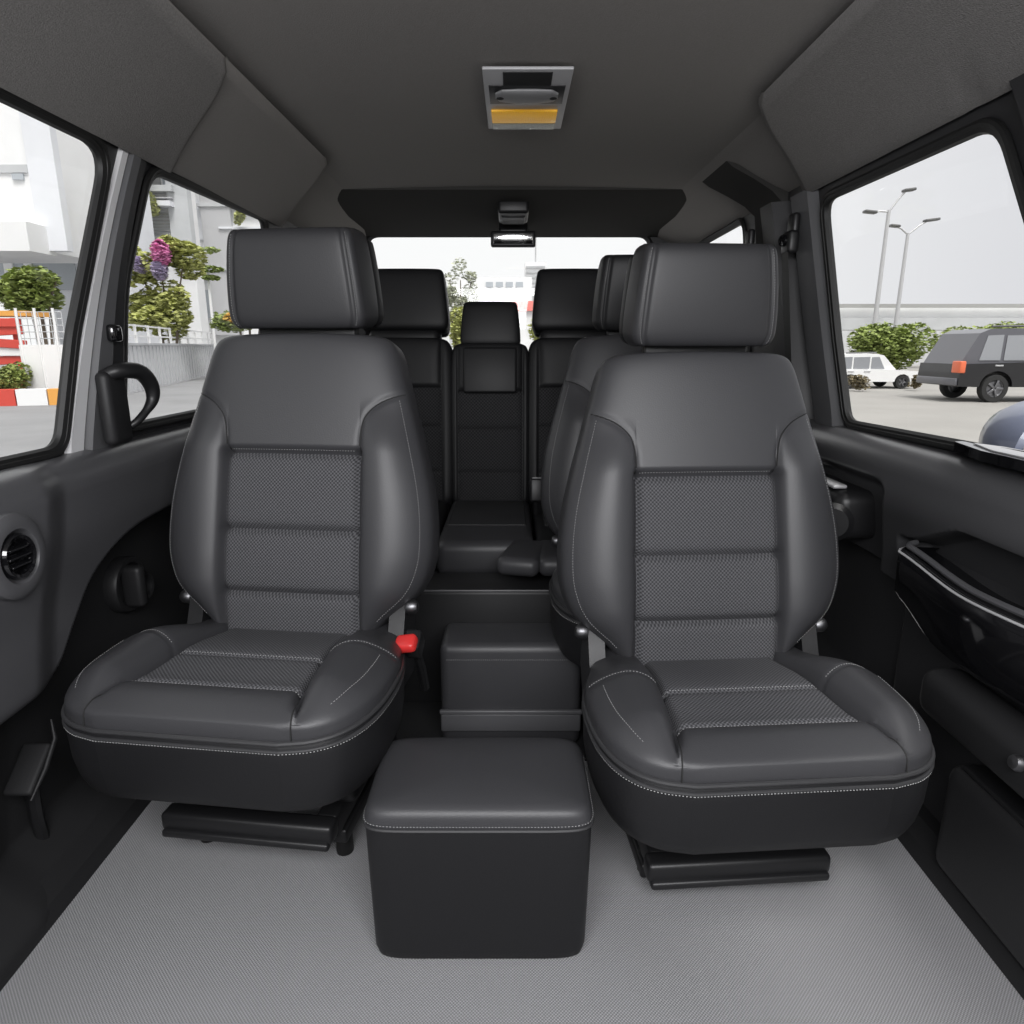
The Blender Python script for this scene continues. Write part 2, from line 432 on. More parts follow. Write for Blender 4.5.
    sk = MB(); levels = [((.985, .985), .001), ((1.005, 1.008), -.006), ((1.01, 1.012), -.03), ((1.005, 1.006), -.075), ((.985, .985), -.108), ((.955, .96), -.127), ((.90, .92), -.135), ((.5, .5), -.137)]
    rings = [ring(*lv) for lv in levels]; n = len(loop)
    sk.add([p for r in rings for p in r], [(j*n + i, j*n + (i+1) % n, (j+1)*n + (i+1) % n, (j+1)*n + i) for j in range(len(rings) - 1) for i in range(n)] + [tuple((len(rings)-1)*n + i for i in range(n))])
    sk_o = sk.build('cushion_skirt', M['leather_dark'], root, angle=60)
    pp = MB(); pp.tube(ring((1.006, 1.010), .001), .0042, 8, closed=True); pp.tube(ring((1.012, 1.015), -.012), .003, 8, closed=True)
    pp.build('piping', M['piping'], cus)
    st = MB(); r_ = ring((1.016, 1.021), -.0155); st.dashes(r_ + r_[:1], .0008)
    r_ = ring((1.010, 1.016), .004); st.dashes(r_ + r_[:1], .00055)
    for lc, gap in ((.090, .007), (.203, -.006)):
        st.dashes([cm(x, frc(x, lc - gap) + .0006, lc - gap) for x in [lerp(-aC(lc), aC(lc), i / 40) for i in range(41)]], .00055)
    for s in (-1, 1):
        pts = [(s * lerp(aC(.2) + .01, hc(.2) * .97, i / 20),  .212 + .03 * i / 20) for i in range(21)]
        st.dashes([cm(x, frc(x, l) + .0006, l) for x, l in pts], .00055)
        pts = [(s * (hc(l) * .90), l) for l in [.05 + .16 * i / 24 for i in range(25)]]
        st.dashes([cm(x, frc(x, l) + .0006, l) for x, l in pts], .00055)
    for s in (-1, 1):
        MB().tube([cm(s * aC(l), frc(s * aC(l), l) + .0004, l) for l in [.002 + .090 * i / 24 for i in range(25)]], .0014, 5).build('seam', M['thread_dark'], cus)
    st.build('stitching', M['thread'], cus)
    # ---------------- base: pedestal, slide rails, feet, front lever
    MB().box((0, .10, .21), (.38, .30, .14), .02).build('seat_pan', M['black_plastic'], root)
    for s in (-1, 1):
        rail = MB().box((s * .140, .09, .115), (.040, .34, .05), .006).box((s * .140, .12, .07), (.050, .34, .03), .006)
        rl = rail.build('slide_rail', M['black_plastic'], root)
        for yy in (-.015, .24):
            MB().lathe([(.001, .013), (.015, .013), (.017, .018), (.016, .075), (.001, .075)], (s * .145, yy, -.012), n=16).build('foot', M['rubber'], rl)
    MB().box((-.004, -.095, .122), (.335, .040, .040), .010).box((-.004, -.112, .104), (.325, .022, .016), .006).build('slide_lever', M['black_plastic'], root)
    # ---------------- recliner covers and bolts
    for s in (-1, 1):
        cv = MB().prism([(.06, .30), (.20, .30), (.235, .36), (.225, .44), (.19, .50), (.16, .47), (.13, .40), (.07, .365)], lambda a_, b_, d_: Vector((s * d_, a_, b_)), .205, .238)
        c_ = cv.build('recliner_cover', M['black_plastic'], root, angle=30)
        MB().lathe([(.0001, .0), (.013, 0), (.015, .004), (.015, .018), (.010, .024), (.0001, .025)], (s * .238, .165, .462), (s, 0, .1), 16).build('recliner_knob', M['steel'], c_)
    if buckle:
        b = MB().tube([(.262, .20, .26), (.266, .16, .33), (.266, .125, .385)], .010, 8).build('buckle_stalk', M['black_plastic'], root)
        h = MB().box((.266, .112, .405), (.034, .045, .046), .007, Matrix.Rotation(math.radians(35), 3, 'X')).build('buckle', M['black_plastic'], b)
        q = MB().box((.258, .085, .418), (.044, .036, .024), .009, Matrix.Rotation(math.radians(30), 3, 'X') @ Matrix.Rotation(math.radians(-14), 3, 'Y'))
        q.build('release_button', M['red_button'], root)['label'] = 'red release button of the belt buckle'
    return root

seat_l = make_seat('front_seat', 'black leather front seat with red belt buckle, beside the left windows', 'seat', buckle=1)
seat_l.location = (-.476, 1.165, -.010); seat_l.rotation_euler = (0, 0, math.radians(-7)); seat_l['group'] = 'leather seats facing the camera'
seat_r = copy_tree(seat_l)
for c in list(seat_r.children):
    if c.name.startswith(('buckle', 'release')):
        for g in list(c.children): bpy.data.objects.remove(g)
        bpy.data.objects.remove(c)
seat_r.location = (.402, 1.108, -.046); seat_r.rotation_euler = (0, 0, math.radians(4)); seat_r['label'] = 'black leather front seat without red buckle, beside the right window with lamp posts'
seat_2 = copy_tree(seat_r); seat_2.location = (.372, 1.60, -.005); seat_2.rotation_euler = (0, 0, 0)
for c in seat_2.children:
    if c.name.startswith('headrest'):
        for q in [c] + list(c.children):
            if q.name.startswith('headrest'):
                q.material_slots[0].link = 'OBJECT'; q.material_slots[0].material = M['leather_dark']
seat_2['label'] = 'second-row leather seat standing directly behind the right front seat, mostly hidden by it'

for st0 in (seat_l, seat_r, seat_2):          # feet rest on the carpet
    for rl0 in st0.children:
        if rl0.name.startswith('slide_rail'):
            for ft in rl0.children: ft.location.z = -.012 - st0.location.z
# ------------------------------------------------------------------ padded stool box between the seats
t = thing('footstool', 'black leather cube stool with crowned top on the grey carpet between the front seats', 'stool', (-.053, .985, 0))
def stool_ring(k, z): 
    out = []; n = 64; hx, hy = .182 * k, .108 * k
    for i in range(n):
        w_ = 2 * PI * i / n; c, s = math.cos(w_), math.sin(w_); p = 2 / 9
        out.append(Vector((hx * math.copysign(abs(c) ** p, c), hy * math.copysign(abs(s) ** p, s), z)))
    return out
def stack(levels, cap=True):
    rs = [stool_ring(k, z) for k, z in levels]; n = 64; mb = MB()
    mb.add([p for r in rs for p in r], [(j*n + i, j*n + (i+1) % n, (j+1)*n + (i+1) % n, (j+1)*n + i) for j in range(len(rs)-1) for i in range(n)] + [tuple(range(n-1, -1, -1)), tuple((len(rs)-1)*n + i for i in range(n))]); return mb
stack([(.90, .001), (.945, .006), (.965, .02), (.975, .1), (.985, .18), (.992, .250), (.985, .256)]).build('box_body', M['leather_dark'], t)
top = stack([(.985, .254), (.996, .257), (.997, .263), (.985, .273), (.955, .281), (.90, .286), (.8, .290), (.55, .294), (.2, .296), (.05, .296)]).build('padded_top', M['leather'], t)
pp = MB(); pp.tube(stool_ring(.998, .2545), .0028, 6, closed=True); pp.build('piping', M['piping'], top)
st = MB(); r_ = stool_ring(1.001, .262); st.dashes(r_ + r_[:1], .00055); st.build('stitching', M['thread'], top)

# ------------------------------------------------------------------ rear bench
bench = thing('rear_bench', 'rear bench seat with three headrests below the rear window', 'bench', (-.08, 2.15, 0))
def bench_section(cx, hw0, L, top_pad, z0=.40, y0=.30):
    mp = pillow_axes((cx, y0, z0), math.radians(11)); Lb = L
    hwf = lambda l: interp([(0, hw0 * .93), (.06 * Lb, hw0), (.8 * Lb, hw0), (.93 * Lb, hw0 * .97), (.98 * Lb, hw0 * .9), (Lb, hw0 * .78)], l)
    ax = lambda l: hw0 * .80
    def feat(x, l):
        f = l / Lb; d = groove(abs(x) - ax(l), .008, .006)
        if abs(x) < ax(l):
            for e in (.20, .47, .70): d += groove(l - e * Lb, .010, .007)
        return d
    fr, body, ins = pillow(hwf, Lb, .055, .06, feat, ax, mp, px=5, pl=10, nq=10, nc=14, nrow=80, fr=(.02, .20, .47, .70))
    b = clean(body).build('backrest', M['leather_dark'], bench, weld=.0004, angle=60)
    i = clean(ins).build('fabric_panel', M['fabric_dark'], b, angle=60)
    me = i.data; lay = me.uv_layers.new(name='UVMap')
    for lp in me.loops: c = me.vertices[lp.vertex_index].co; lay.data[lp.index].uv = (c.x, c.z)
    return b, mp, fr
L1 = .60
b, mp, fr = bench_section(0, .148, .595, True)
pd = MB().box(mp(0, .062, .49), (.195, .022, .165), .009, Matrix.Rotation(-math.radians(11), 3, 'X')).build('folding_pad', M['leather_dark'], b)
hm = lambda x, n, l: mp(x, n - .03, l + .585); make_headrest(bench, hm, M['leather_dark'], M['leather_dark'], hw0=.112, H=.165, stitch=False)
for s in (-1, 1): MB().tube([mp(s * .04, -.03, .56), mp(s * .04, -.03, .66)], .006, 8).build('headrest_post', M['steel'], bench)
for s in (-1, 1):
    b, mp, fr = bench_section(s * .362, .228, .615, False)
    hm = lambda x, n, l: mp(x - s * .042, n - .03, l + .645); make_headrest(bench, hm, M['leather_dark'], M['leather_dark'], hw0=.165, H=.225, stitch=False)
    MB().box(mp(-s * .042, -.03, .622), (.27, .09, .08), .03).build('headrest_neck', M['leather_dark'], bench)
for cx, wd, nm in ((0, .29, 1), (-.365, .42, 0), (.365, .42, 0)):
    cu = MB().box((cx, .0, .37), (wd, .58, .11), .03, seg=4).build('cushion', M['leather_dark'] if not nm else M['leather'], bench)
    MB().box((cx, .06, .424), (wd * .86, .34, .012), .005).build('fabric_panel', M['fabric_dark'], cu)
    s_ = MB(); s_.dashes([(cx + lerp(-wd * .43, wd * .43, i / 20), -.117, .4315) for i in range(21)], .00055); s_.build('stitching', M['thread'], cu)
MB().box((0, .02, .20), (1.10, .5, .24), .02).build('bench_base', M['panel_dark'], bench)
# seat-belt buckles standing on the bench
for i, (bx, by) in enumerate(((.125, 2.02), (.085, 2.14))):
    k = thing('belt_buckle', ['black belt buckle on the front of the rear bench cushion', 'black belt buckle further back between the rear bench cushions'][i], 'belt buckle', (bx, by + .05, .425), group='buckles on the rear bench')
    MB().tube([(0, .02, .0), (0, .01, .05)], .012, 8).build('stalk', M['black_plastic'], k)
    MB().box((0, 0, .085), (.05, .028, .08), .008, Matrix.Rotation(-.2, 3, 'X')).build('housing', M['black_plastic'], k)
    MB().box((0, -.004, .127), (.036, .022, .006), .002, Matrix.Rotation(-.2, 3, 'X')).build('button', M['grey_plastic'], k)
# grey pads in front of the bench
for i, (px_, sc_) in enumerate(((.035, 1), (.145, 1.25))):
    p = MB().box((0, 0, .03), (.12 * sc_, .20, .055), .024, seg=5).build('bolster_pad', M['leather'])
    p.location = (px_, 1.79, .372); p.rotation_euler = (0, 0, -.25 if i == 0 else 0)
    tag(p, ['narrow grey leather pad lying at the front of the rear bench, beside the wider pad', 'wider grey leather pad at the front of the rear bench, against the right front seat'][i], 'pad', 'pads before the rear bench')
# step boxes in front of the bench
t = thing('step_box', 'taller dark step box directly in front of the rear bench', 'step', (-.02, 1.77, 0))
MB().box((0, 0, .17), (.62, .16, .34), .012).build('box_body', M['panel_dark'], t)
MB().tube([(-.3, -.077, .339), (.3, -.077, .339)], .003, 6).build('edge_strip', M['panel_plastic'], t)  # added strip, the lit top edge of the step as a paler colour
t = thing('storage_box', 'low dark storage box with stitched leather front, behind the cube stool', 'storage box', (-.003, 1.55, 0))
MB().box((0, 0, .145), (.345, .15, .275), .022, seg=4).build('box_body', M['leather'], t)
s_ = MB(); s_.dashes([(-.155 + .31 * i / 20, -.0765, .245) for i in range(21)], .00055); s_.build('stitching', M['thread'], t)
MB().box((0, -.08, .108), (.35, .012, .012), .004).box((0, -.075, .078), (.345, .014, .05), .005).build('kick_strip', M['panel_plastic'], t)

# ------------------------------------------------------------------ room shell
def st_(o): o['kind'] = 'structure'; return o
fl = MB().box((0, 1.35, -.03), (1.64, 4.0, .06)); st_(fl.build('floor', M['carpet']))
# black mat on the rear floor and along the sides
tag(MB().box((0, 2.3, .004), (1.62, 1.75, .008), .003).build('rear_floor_mat', M['dark_mat']), 'black mat covering the floor behind the front seats', 'floor mat')
ZC = 1.50
def ceil_z(x, y): return ZC + .012 * math.cos(x * 2.2) - .03 * sstep(2.55, 3.25, y)
us = [-.58 + 1.16 * i / 40 for i in range(41)]; vs = [-.62 + 3.87 * i / 60 for i in range(61)]
ce = MB().grid(lambda x, y: Vector((x, y, ceil_z(x, y))), us, vs)
def side_roof(s):
    prof = [(.58, ZC + .004), (.64, ZC - .012), (.70, ZC - .045), (.755, ZC - .075), (.80, ZC - .098)]
    return MB().grid(lambda k, y: Vector((s * interp([(i, p[0]) for i, p in enumerate(prof)], k), y, interp([(i, p[1]) for i, p in enumerate(prof)], k) - .03 * sstep(2.55, 3.25, y) * (1 - k / 4))), [i / 4 for i in range(17)], vs)
for s in (-1, 1):
    r = side_roof(s); ce.add(r.v, r.f)
# opaque roof skin above
ce.box((0, 1.3, ZC + .06), (1.8, 3.95, .04))
st_(ce.build('ceiling', M['headliner'], angle=60))
# dark header above the rear window
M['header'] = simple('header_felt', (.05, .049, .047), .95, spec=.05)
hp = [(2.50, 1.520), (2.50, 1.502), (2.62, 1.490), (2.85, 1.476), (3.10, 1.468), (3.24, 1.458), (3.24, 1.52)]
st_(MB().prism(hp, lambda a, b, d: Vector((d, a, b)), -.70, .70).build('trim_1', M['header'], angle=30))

# overhead side panels
def overhead(s, y0, y1, mat, n, seam=None, off=0.0):
    ka = [(.53, ZC + .002), (.60, ZC - .020 ), (.70, ZC - .062), (.795, ZC - .108)]
    def fn(k, tt):
        x = interp([(i, p[0]) for i, p in enumerate(ka)], k); z = interp([(i, p[1]) for i, p in enumerate(ka)], k)
        ye = lerp(y1[0], y1[1], k / 3); y = lerp(y0, ye, tt)
        d = .022 + off - .02 * sstep(.975, 1, tt) - .014 * sstep(.94, 1, 1 - k / 3)
        if seam is not None: d -= .005 * math.exp(-((y - seam - .25 * (k / 3) ** 1.3) / .006) ** 2)
        return Vector((s * (x - d * .45), y, z - d))
    us_ = [3 * i / 16 for i in range(17)]; vs_ = sorted([i / 90 for i in range(91)] + [.97 + .03 * i / 12 for i in range(12)])
    mb = MB().grid(fn, us_, vs_)
    # end wall closing up to the roof
    e = [fn(k, 1) for k in us_]; m = len(e); mb.add(e + [p + Vector((s * .02, 0, .035)) for p in e], [(i, i + 1, m + i + 1, m + i) for i in range(m - 1)])
    return st_(mb.build(n, mat, angle=60))
overhead(-1, -.6, (2.12, 2.50), M['headliner'], 'trim_2')
overhead(-1, -.6, (1.42, 1.72), M['overhead'], 'trim_3', off=.007)
overhead(1, -.6, (1.62, 1.98), M['overhead'], 'trim_4', seam=1.02)

# side walls: window band is a plane leaning inwards, with holes
def wallpt(s, y, z, out=0.0):
    k = (z - .76) / (1.40 - .76)
    return Vector((s * (lerp(.872, .792, k) + out), y, z))
def rounded_poly(pts, r, n=7):
    out = []; m = len(pts)
    for i in range(m):
        p = Vector(pts[i]); a = Vector(pts[i - 1]); b = Vector(pts[(i + 1) % m]); rr = r[i] if isinstance(r, (list, tuple)) else r
        d1 = (a - p).normalized(); d2 = (b - p).normalized(); ang = d1.angle(d2)
        tl = min(rr / math.tan(ang / 2), .45 * (a - p).length, .45 * (b - p).length)
        p0 = p + d1 * tl; p1 = p + d2 * tl
        for k in range(n + 1):
            t_ = k / n; out.append(((1 - t_) ** 2 * p0 + 2 * t_ * (1 - t_) * p + t_ ** 2 * p1))
    return out
def holed(outer, holes, mapf, thick, name, mat):
    bm = bmesh.new(); es = []
    for lp in [outer] + holes:
        vs_ = [bm.verts.new((p[0], p[1], 0)) for p in lp]
        es += [bm.edges.new((vs_[i], vs_[(i + 1) % len(vs_)])) for i in range(len(vs_))]
    bmesh.ops.triangle_fill(bm, edges=es, use_beauty=True)
    fs = bm.faces[:]
    r = bmesh.ops.extrude_face_region(bm, geom=fs)
    for e in r['geom']:
        if isinstance(e, bmesh.types.BMVert): e.co.z = 1
    mb = MB(); bm.verts.index_update()
    mb.add([mapf(v.co.x, v.co.y, v.co.z * thick) for v in bm.verts], [[v.index for v in f.verts] for f in bm.faces]); bm.free()
    return mb
LW1 = rounded_poly([(.30, .785), (1.272, .785), (1.32, 1.0), (1.452, 1.360), (.30, 1.360)], [.03, .05, .3, .06, .05])
LW2 = rounded_poly([(1.485, .80), (2.30, .80), (2.33, 1.10), (2.31, 1.376), (1.605, 1.360), (1.50, 1.1)], [.04, .05, .3, .05, .09, .3])
LW3 = rounded_poly([(2.50, .82), (3.02, .82), (2.98, 1.355), (2.50, 1.36)], .06)
RW1 = rounded_poly([(.90, .80), (1.730, .785), (1.785, 1.0), (1.852, 1.345), (1.215, 1.340), (1.10, 1.10)], [.04, .05, .3, .05, .09, .3])
RW2 = rounded_poly([(2.44, .82), (3.02, .82), (2.98, 1.392), (2.44, 1.397)], .06)
RW0 = rounded_poly([(.0, .80), (.80, .80), (1.04, 1.32), (.45, 1.32)], .05)
OUT = [(-.62, .74), (3.25, .74), (3.25, 1.43), (-.62, 1.43)]
for s, ws, nm in ((-1, (LW1, LW2, LW3), 'wall_left'), (1, (RW0, RW1, RW2), 'wall_right')):
    st_(holed(OUT, [list(w_) for w_ in ws], lambda a, b, d: wallpt(s, a, b, d), .012, nm, None).build(nm, M['pillar_dark'], angle=35))
nwin = 0
for s, ws in ((-1, (LW1, LW2, LW3)), (1, (RW0, RW1, RW2))):
    for w_ in ws:
        nwin += 1
        g = MB(); g.add([wallpt(s, p[0], p[1], .008) for p in w_], [tuple(range(len(w_)))])
        go = st_(g.build('window_%d' % nwin, M['glass'], smooth=False))
        sl = MB(); cx = sum(p[0] for p in w_) / len(w_); cz = sum(p[1] for p in w_) / len(w_)
        sl.tube([wallpt(s, p[0], p[1], .002) for p in w_], .011, 8, closed=True)
        sl.tube([wallpt(s, lerp(p[0], cx, -.018), lerp(p[1], cz, -.02), -.004) for p in w_], .008, 8, closed=True)
        sl.build('window_seal', M['rubber'], go)
# pillar covers
def pillar(s, pts0, pts1, mat, n, th=.022, base=.0):
    """ribbon between two (y, z) polylines, raised from the wall"""
    mb = MB(); m = len(pts0)
    for (k0, k1) in ((0, 1),):
        a = [wallpt(s, p[0], p[1], base) for p in pts0]; a2 = [wallpt(s, p[0] * .85 + q[0] * .15, p[1], -th) for p, q in zip(pts0, pts1)]
        b2 = [wallpt(s, p[0] * .15 + q[0] * .85, q[1], -th) for p, q in zip(pts0, pts1)]; b = [wallpt(s, p[0], p[1], base) for p in pts1]
        rows = [a, a2, b2, b]
        mb.add([p for r in rows for p in r], [(j*m + i, j*m + i + 1, (j+1)*m + i + 1, (j+1)*m + i) for j in range(3) for i in range(m - 1)])
    return st_(mb.build(n, mat, angle=30))
zz = [.72 + .66 * i / 16 for i in range(17)]
e0 = lambda z: interp([(.72, 1.28), (.8, 1.288), (1.0, 1.340), (1.2, 1.415), (1.38, 1.492)], z)
e9 = lambda z: interp([(.72, 1.47), (.8, 1.475), (1.1, 1.49), (1.25, 1.53), (1.38, 1.585)], z)
ef = lambda z, f: lerp(e0(z), e9(z), f)
pillar(-1, [(ef(z, .0), z) for z in zz], [(ef(z, .30), z) for z in zz], simple('pillar_light', (.80, .80, .81), .45), 'trim_5', .008)
pillar(-1, [(ef(z, .28), z) for z in zz], [(ef(z, .70), z) for z in zz], M['pillar_grey'], 'trim_6', .016)
pillar(-1, [(ef(z, .66), z) for z in zz], [(ef(z, 1.0), z) for z in zz], M['pillar_dark'], 'trim_7', .011)
r0 = lambda z: interp([(.72, 1.75), (.8, 1.755), (1.0, 1.805), (1.2, 1.848), (1.38, 1.884)], z)
pillar(1, [(r0(z), z) for z in zz], [(r0(z) + .15, z) for z in zz], M['pillar_grey'], 'trim_8', .02)
pillar(1, [(r0(z) + .17, z) for z in zz], [(r0(z) + .30, z) for z in zz], M['pillar_dark'], 'trim_9', .05)
arc = [(.60, 1.512), (.64, 1.480), (.70, 1.448), (.752, 1.416), (.782, 1.385), (.790, 1.30), (.795, 1.20)]
mb = MB(); ay = lambda i, f: 2.06 + .03 * (1 - i / 6) + f * (.24 + .05 * (1 - i / 6))
for f in (0, .06, .94, 1): mb.v += [(p[0] + (.018 if f in (0, 1) else -.002), ay(i, f), p[1] + (.016 if f in (0, 1) else -.002)) for i, p in enumerate(arc)]
mb.f = [(j*7 + i, j*7 + i + 1, (j+1)*7 + i + 1, (j+1)*7 + i) for j in range(3) for i in range(6)]
st_(mb.build('roof_shade_strip', M['header'], angle=50))  # added dark strip, stands for the soft shadow at the roof side
f0 = lambda z: interp([(.72, .86), (.8, .88), (1.1, 1.08), (1.3, 1.16), (1.38, 1.20)], z)
pillar(1, [(f0(z) - .12, z) for z in zz], [(f0(z) - .02, z) for z in zz], M['pillar_dark'], 'trim_10', .025)

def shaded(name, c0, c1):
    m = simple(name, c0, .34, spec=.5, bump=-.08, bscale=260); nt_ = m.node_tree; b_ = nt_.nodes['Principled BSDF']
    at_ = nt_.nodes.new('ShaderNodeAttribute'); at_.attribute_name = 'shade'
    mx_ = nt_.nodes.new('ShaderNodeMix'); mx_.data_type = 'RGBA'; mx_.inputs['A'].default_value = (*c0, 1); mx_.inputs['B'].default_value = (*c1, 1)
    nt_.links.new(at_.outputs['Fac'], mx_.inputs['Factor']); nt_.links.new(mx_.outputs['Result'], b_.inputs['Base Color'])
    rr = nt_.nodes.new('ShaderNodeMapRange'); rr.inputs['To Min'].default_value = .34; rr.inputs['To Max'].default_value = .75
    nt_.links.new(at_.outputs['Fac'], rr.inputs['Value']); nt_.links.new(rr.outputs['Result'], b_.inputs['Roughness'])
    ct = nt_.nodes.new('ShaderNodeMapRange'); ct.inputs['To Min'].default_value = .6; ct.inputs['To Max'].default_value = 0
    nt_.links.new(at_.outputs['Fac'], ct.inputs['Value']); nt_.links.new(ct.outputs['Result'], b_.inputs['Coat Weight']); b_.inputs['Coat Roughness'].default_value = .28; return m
# lower side panels (door cards) with a recess
def door_card(s, X, name, mat):
    prof = [(.905, .777), (.885, .778), (.862, .776), (.843, .769), (.828, .756), (.818, .738)]
    zs = [.72 - .72 * i / 140 for i in range(141)]; ys = [.9 * i / 20 for i in range(20)] + [.9 + .7 * i / 220 for i in range(220)] + [1.6 + 1.64 * i / 80 for i in range(81)]
    mb = MB()
    def fn(y, k):
        if k < len(prof): return Vector((s * (prof[k][0] + (X(y, .742) - .814)), y, prof[k][1]))
        z = zs[k - len(prof)]; return Vector((s * X(y, z), y, z))
    mb.grid(fn, ys, list(range(len(prof) + len(zs))))
    return st_(mb.build(name, mat, angle=50))
def XL(y, z):
    x = .814 + .016 * sstep(.66, .5, z) - .018 * (1 - sstep(1.10, 1.19, y + .25 * (.7 - z)))
    # curved recess behind the front edge of the panel
    zc = interp([(.0, .39), (1.06, .39), (1.12, .405), (1.18, .465), (1.26, .54), (1.38, .588), (1.55, .602), (2.4, .61)], y)
    x += .085 * sstep(-.01, .035, zc - z)
    x -= .095 * sstep(.10, .02, z)
    return max(x, .79)
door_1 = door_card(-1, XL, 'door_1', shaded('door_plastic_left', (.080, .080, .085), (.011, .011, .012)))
def XR(y, z):
    x = .814 + .016 * sstep(.66, .5, z)
    p = sstep(.955, .975, y) * (1 - sstep(1.34, 1.37, y)) * sstep(.655 , .635, z + .06 * sstep(1.15, 1.35, y)) * sstep(.545, .56, z)
    x += .06 * p
    x += .07 * sstep(.49, .46, z) * (1 - .6 * sstep(.12, .04, z))
    x += .05 * sstep(1.42, 1.50, y) * sstep(.70, .66, z)
    return x
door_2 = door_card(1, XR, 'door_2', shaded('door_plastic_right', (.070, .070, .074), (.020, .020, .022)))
def shade(o, fn):
    at_ = o.data.attributes.new('shade', 'FLOAT', 'POINT')
    for v in o.data.vertices: at_.data[v.index].value = fn(v.co)
shade(door_1, lambda c: max(sstep(.42, .38, c.z), sstep(.835, .885, abs(c.x)) * sstep(.66, .62, c.z)))  # shade of the recess and lower panel put into the colour
shade(door_2, lambda c: sstep(.70, .62, c.z))  # darker below the ledge, highlight on the ledge put into the colour
# dark sills between carpet and door cards
tag(MB().prism([(-.845, 0), (-.80, 0), (-.81, .03), (-.845, .05)], lambda a, b, d: Vector((a, d, b)), .0, 1.45).build('trim_11', M['dark_mat'], angle=30), kind='structure')
tag(MB().prism([(.88, 0), (.79, 0), (.80, .03), (.83, .05), (.88, .05)], lambda a, b, d: Vector((a, d, b)), .0, 1.45).build('trim_12', M['dark_mat'], angle=30), kind='structure')
# unseen dashboard body behind the viewpoint, added to block low light from the front
st_(MB().prism([(-.62, 0), (-.42, 0), (-.30, .45), (-.32, .78), (-.40, .86), (-.62, .88)], lambda a, b, d: Vector((d, a, b)), -.82, .82).build('dash_light_block', M['black_plastic'], angle=30))
# rear wall with rear window
hole = rounded_poly([(-.68, .86), (.66, .86), (.63, 1.468), (-.665, 1.468)], [.08, .08, .07, .07])
st_(holed([(-.9, -.02), (.9, -.02), (.9, 1.55), (-.9, 1.55)], [list(hole)], lambda a, b, d: Vector((a, 3.24 + d, b)), .05, 'wall_rear', None).build('wall_rear', M['pillar_dark'], angle=35))
g = MB(); g.add([Vector((p[0], 3.27, p[1])) for p in hole], [tuple(range(len(hole)))]); go = st_(g.build('window_7', M['glass'], smooth=False))
MB().tube([Vector((p[0], 3.235, p[1])) for p in hole], .012, 8, closed=True).build('window_seal', M['rubber'], go)

# ------------------------------------------------------------------ fittings
t = thing('dome_light', 'rectangular silver roof light with amber lens and grey switch on the ceiling', 'roof light', (.031, 1.64, ZC + .006))
MB().box((0, 0, -.005), (.178, .365, .006), .002).build('bezel', M['silver_plastic'], t)
MB().box((.0, -.135, -.0085), (.098, .072, .002), .0005).build('recess', M['dark_mat'], t)
MB().box((0, -.05, -.0088), (.158, .105, .002), .0005).build('switch_well', M['black_plastic'], t)
sw = MB().tube([(-.066, -.05, 0), (-.055, -.05, 0), (-.02, -.045, 0), (.02, -.045, 0), (.055, -.05, 0), (.066, -.05, 0)], [.014, .030, .038, .038, .030, .014], 18).build('switch', M['grey_plastic'], t); sw.scale = (1, 1, .22); sw.location = (0, -.012, -.014)
for s in (-1, 1): MB().lathe([(.0001, 0), (.008, 0), (.008, .004), (.0001, .004)], (s * .056, -.052, -.027), (0, 0, -1), 12).build('screw', M['dark_mat'], sw)
MB().box((-.003, .083, -.010), (.150, .082, .006), .002).build('amber_lens', M['amber'], t)['label'] = 'amber lens'
MB().box((-.003, .150, -.010), (.150, .046, .005), .002).build('clear_lens', M['lens_clear'], t)
t = thing('rear_view_mirror', 'small rectangular mirror hanging at the top centre of the rear window', 'mirror', (.005, 2.95, 1.412))
MB().box((0, .035, .055), (.12, .05, .09), .012, Matrix.Rotation(-.4, 3, 'X')).build('bracket', M['black_plastic'], t)
MB().box((0, .0, -.005), (.185, .03, .062), .008).build('housing', M['black_plastic'], t)
MB().box((0, -.021, -.005), (.160, .003, .040), .001, Matrix.Rotation(.12, 3, 'X')).build('mirror_glass', M['mirror_glass'], t)
t = thing('roof_bracket', 'square black housing on the dark header above the rear mirror', 'bracket', (.005, 2.72, 1.475))
MB().box((0, .02, 0), (.115, .22, .05), .012).build('housing', M['black_plastic'], t); MB().box((0, .03, -.022), (.09, .15, .02), .006).build('cover', M['black_plastic'], t)

# left wall: round vent in an oval pod
def XLp(y, z): return -XL(y, z)
t = thing('air_vent', 'round louvred air vent in a raised pod on the left side panel', 'air vent', (-.797, 1.012, .655)); t.scale = (1, .82, .86)
MB().lathe([(.082, -.004), (.080, .010), (.070, .017), (.052, .016), (.042, .004)], (0, 0, 0), (1, 0, 0), 40).build('pod', M['panel_plastic'], t)
o = MB().lathe([(.042, .0), (.044, .012), (.040, .018), (.034, .016), (.032, .002), (.0001, .002)], (0, 0, 0), (1, 0, 0), 36).build('ring', M['gloss_black'], t)
for k in (-1, 0, 1): MB().box((.012, 0, k * .016), (.010, .058 if k == 0 else .05, .006), .002, Matrix.Rotation(.5, 3, 'Y')).build('blade', M['gloss_black'], o)
t = thing('cup_ring', 'round black socket with a turned knob in the dark recess beside the left front seat', 'socket', (-.905, 1.47, .44))
MB().lathe([(.066, -.01), (.066, .012), (.062, .018), (.052, .018), (.048, .006), (.0001, .006)], (0, 0, 0), (1, 0, 0), 40).build('rim', M['panel_dark'], t)
MB().box((.03, -.012, .0), (.05, .03, .10), .012).build('wing', M['panel_dark'], t)
MB().lathe([(.030, .0), (.033, .035), (.030, .042), (.024, .040), (.022, .012), (.0001, .012)], (0, .02, -.012), (1, 0, 0), 28).build('knob', M['panel_dark'], t)
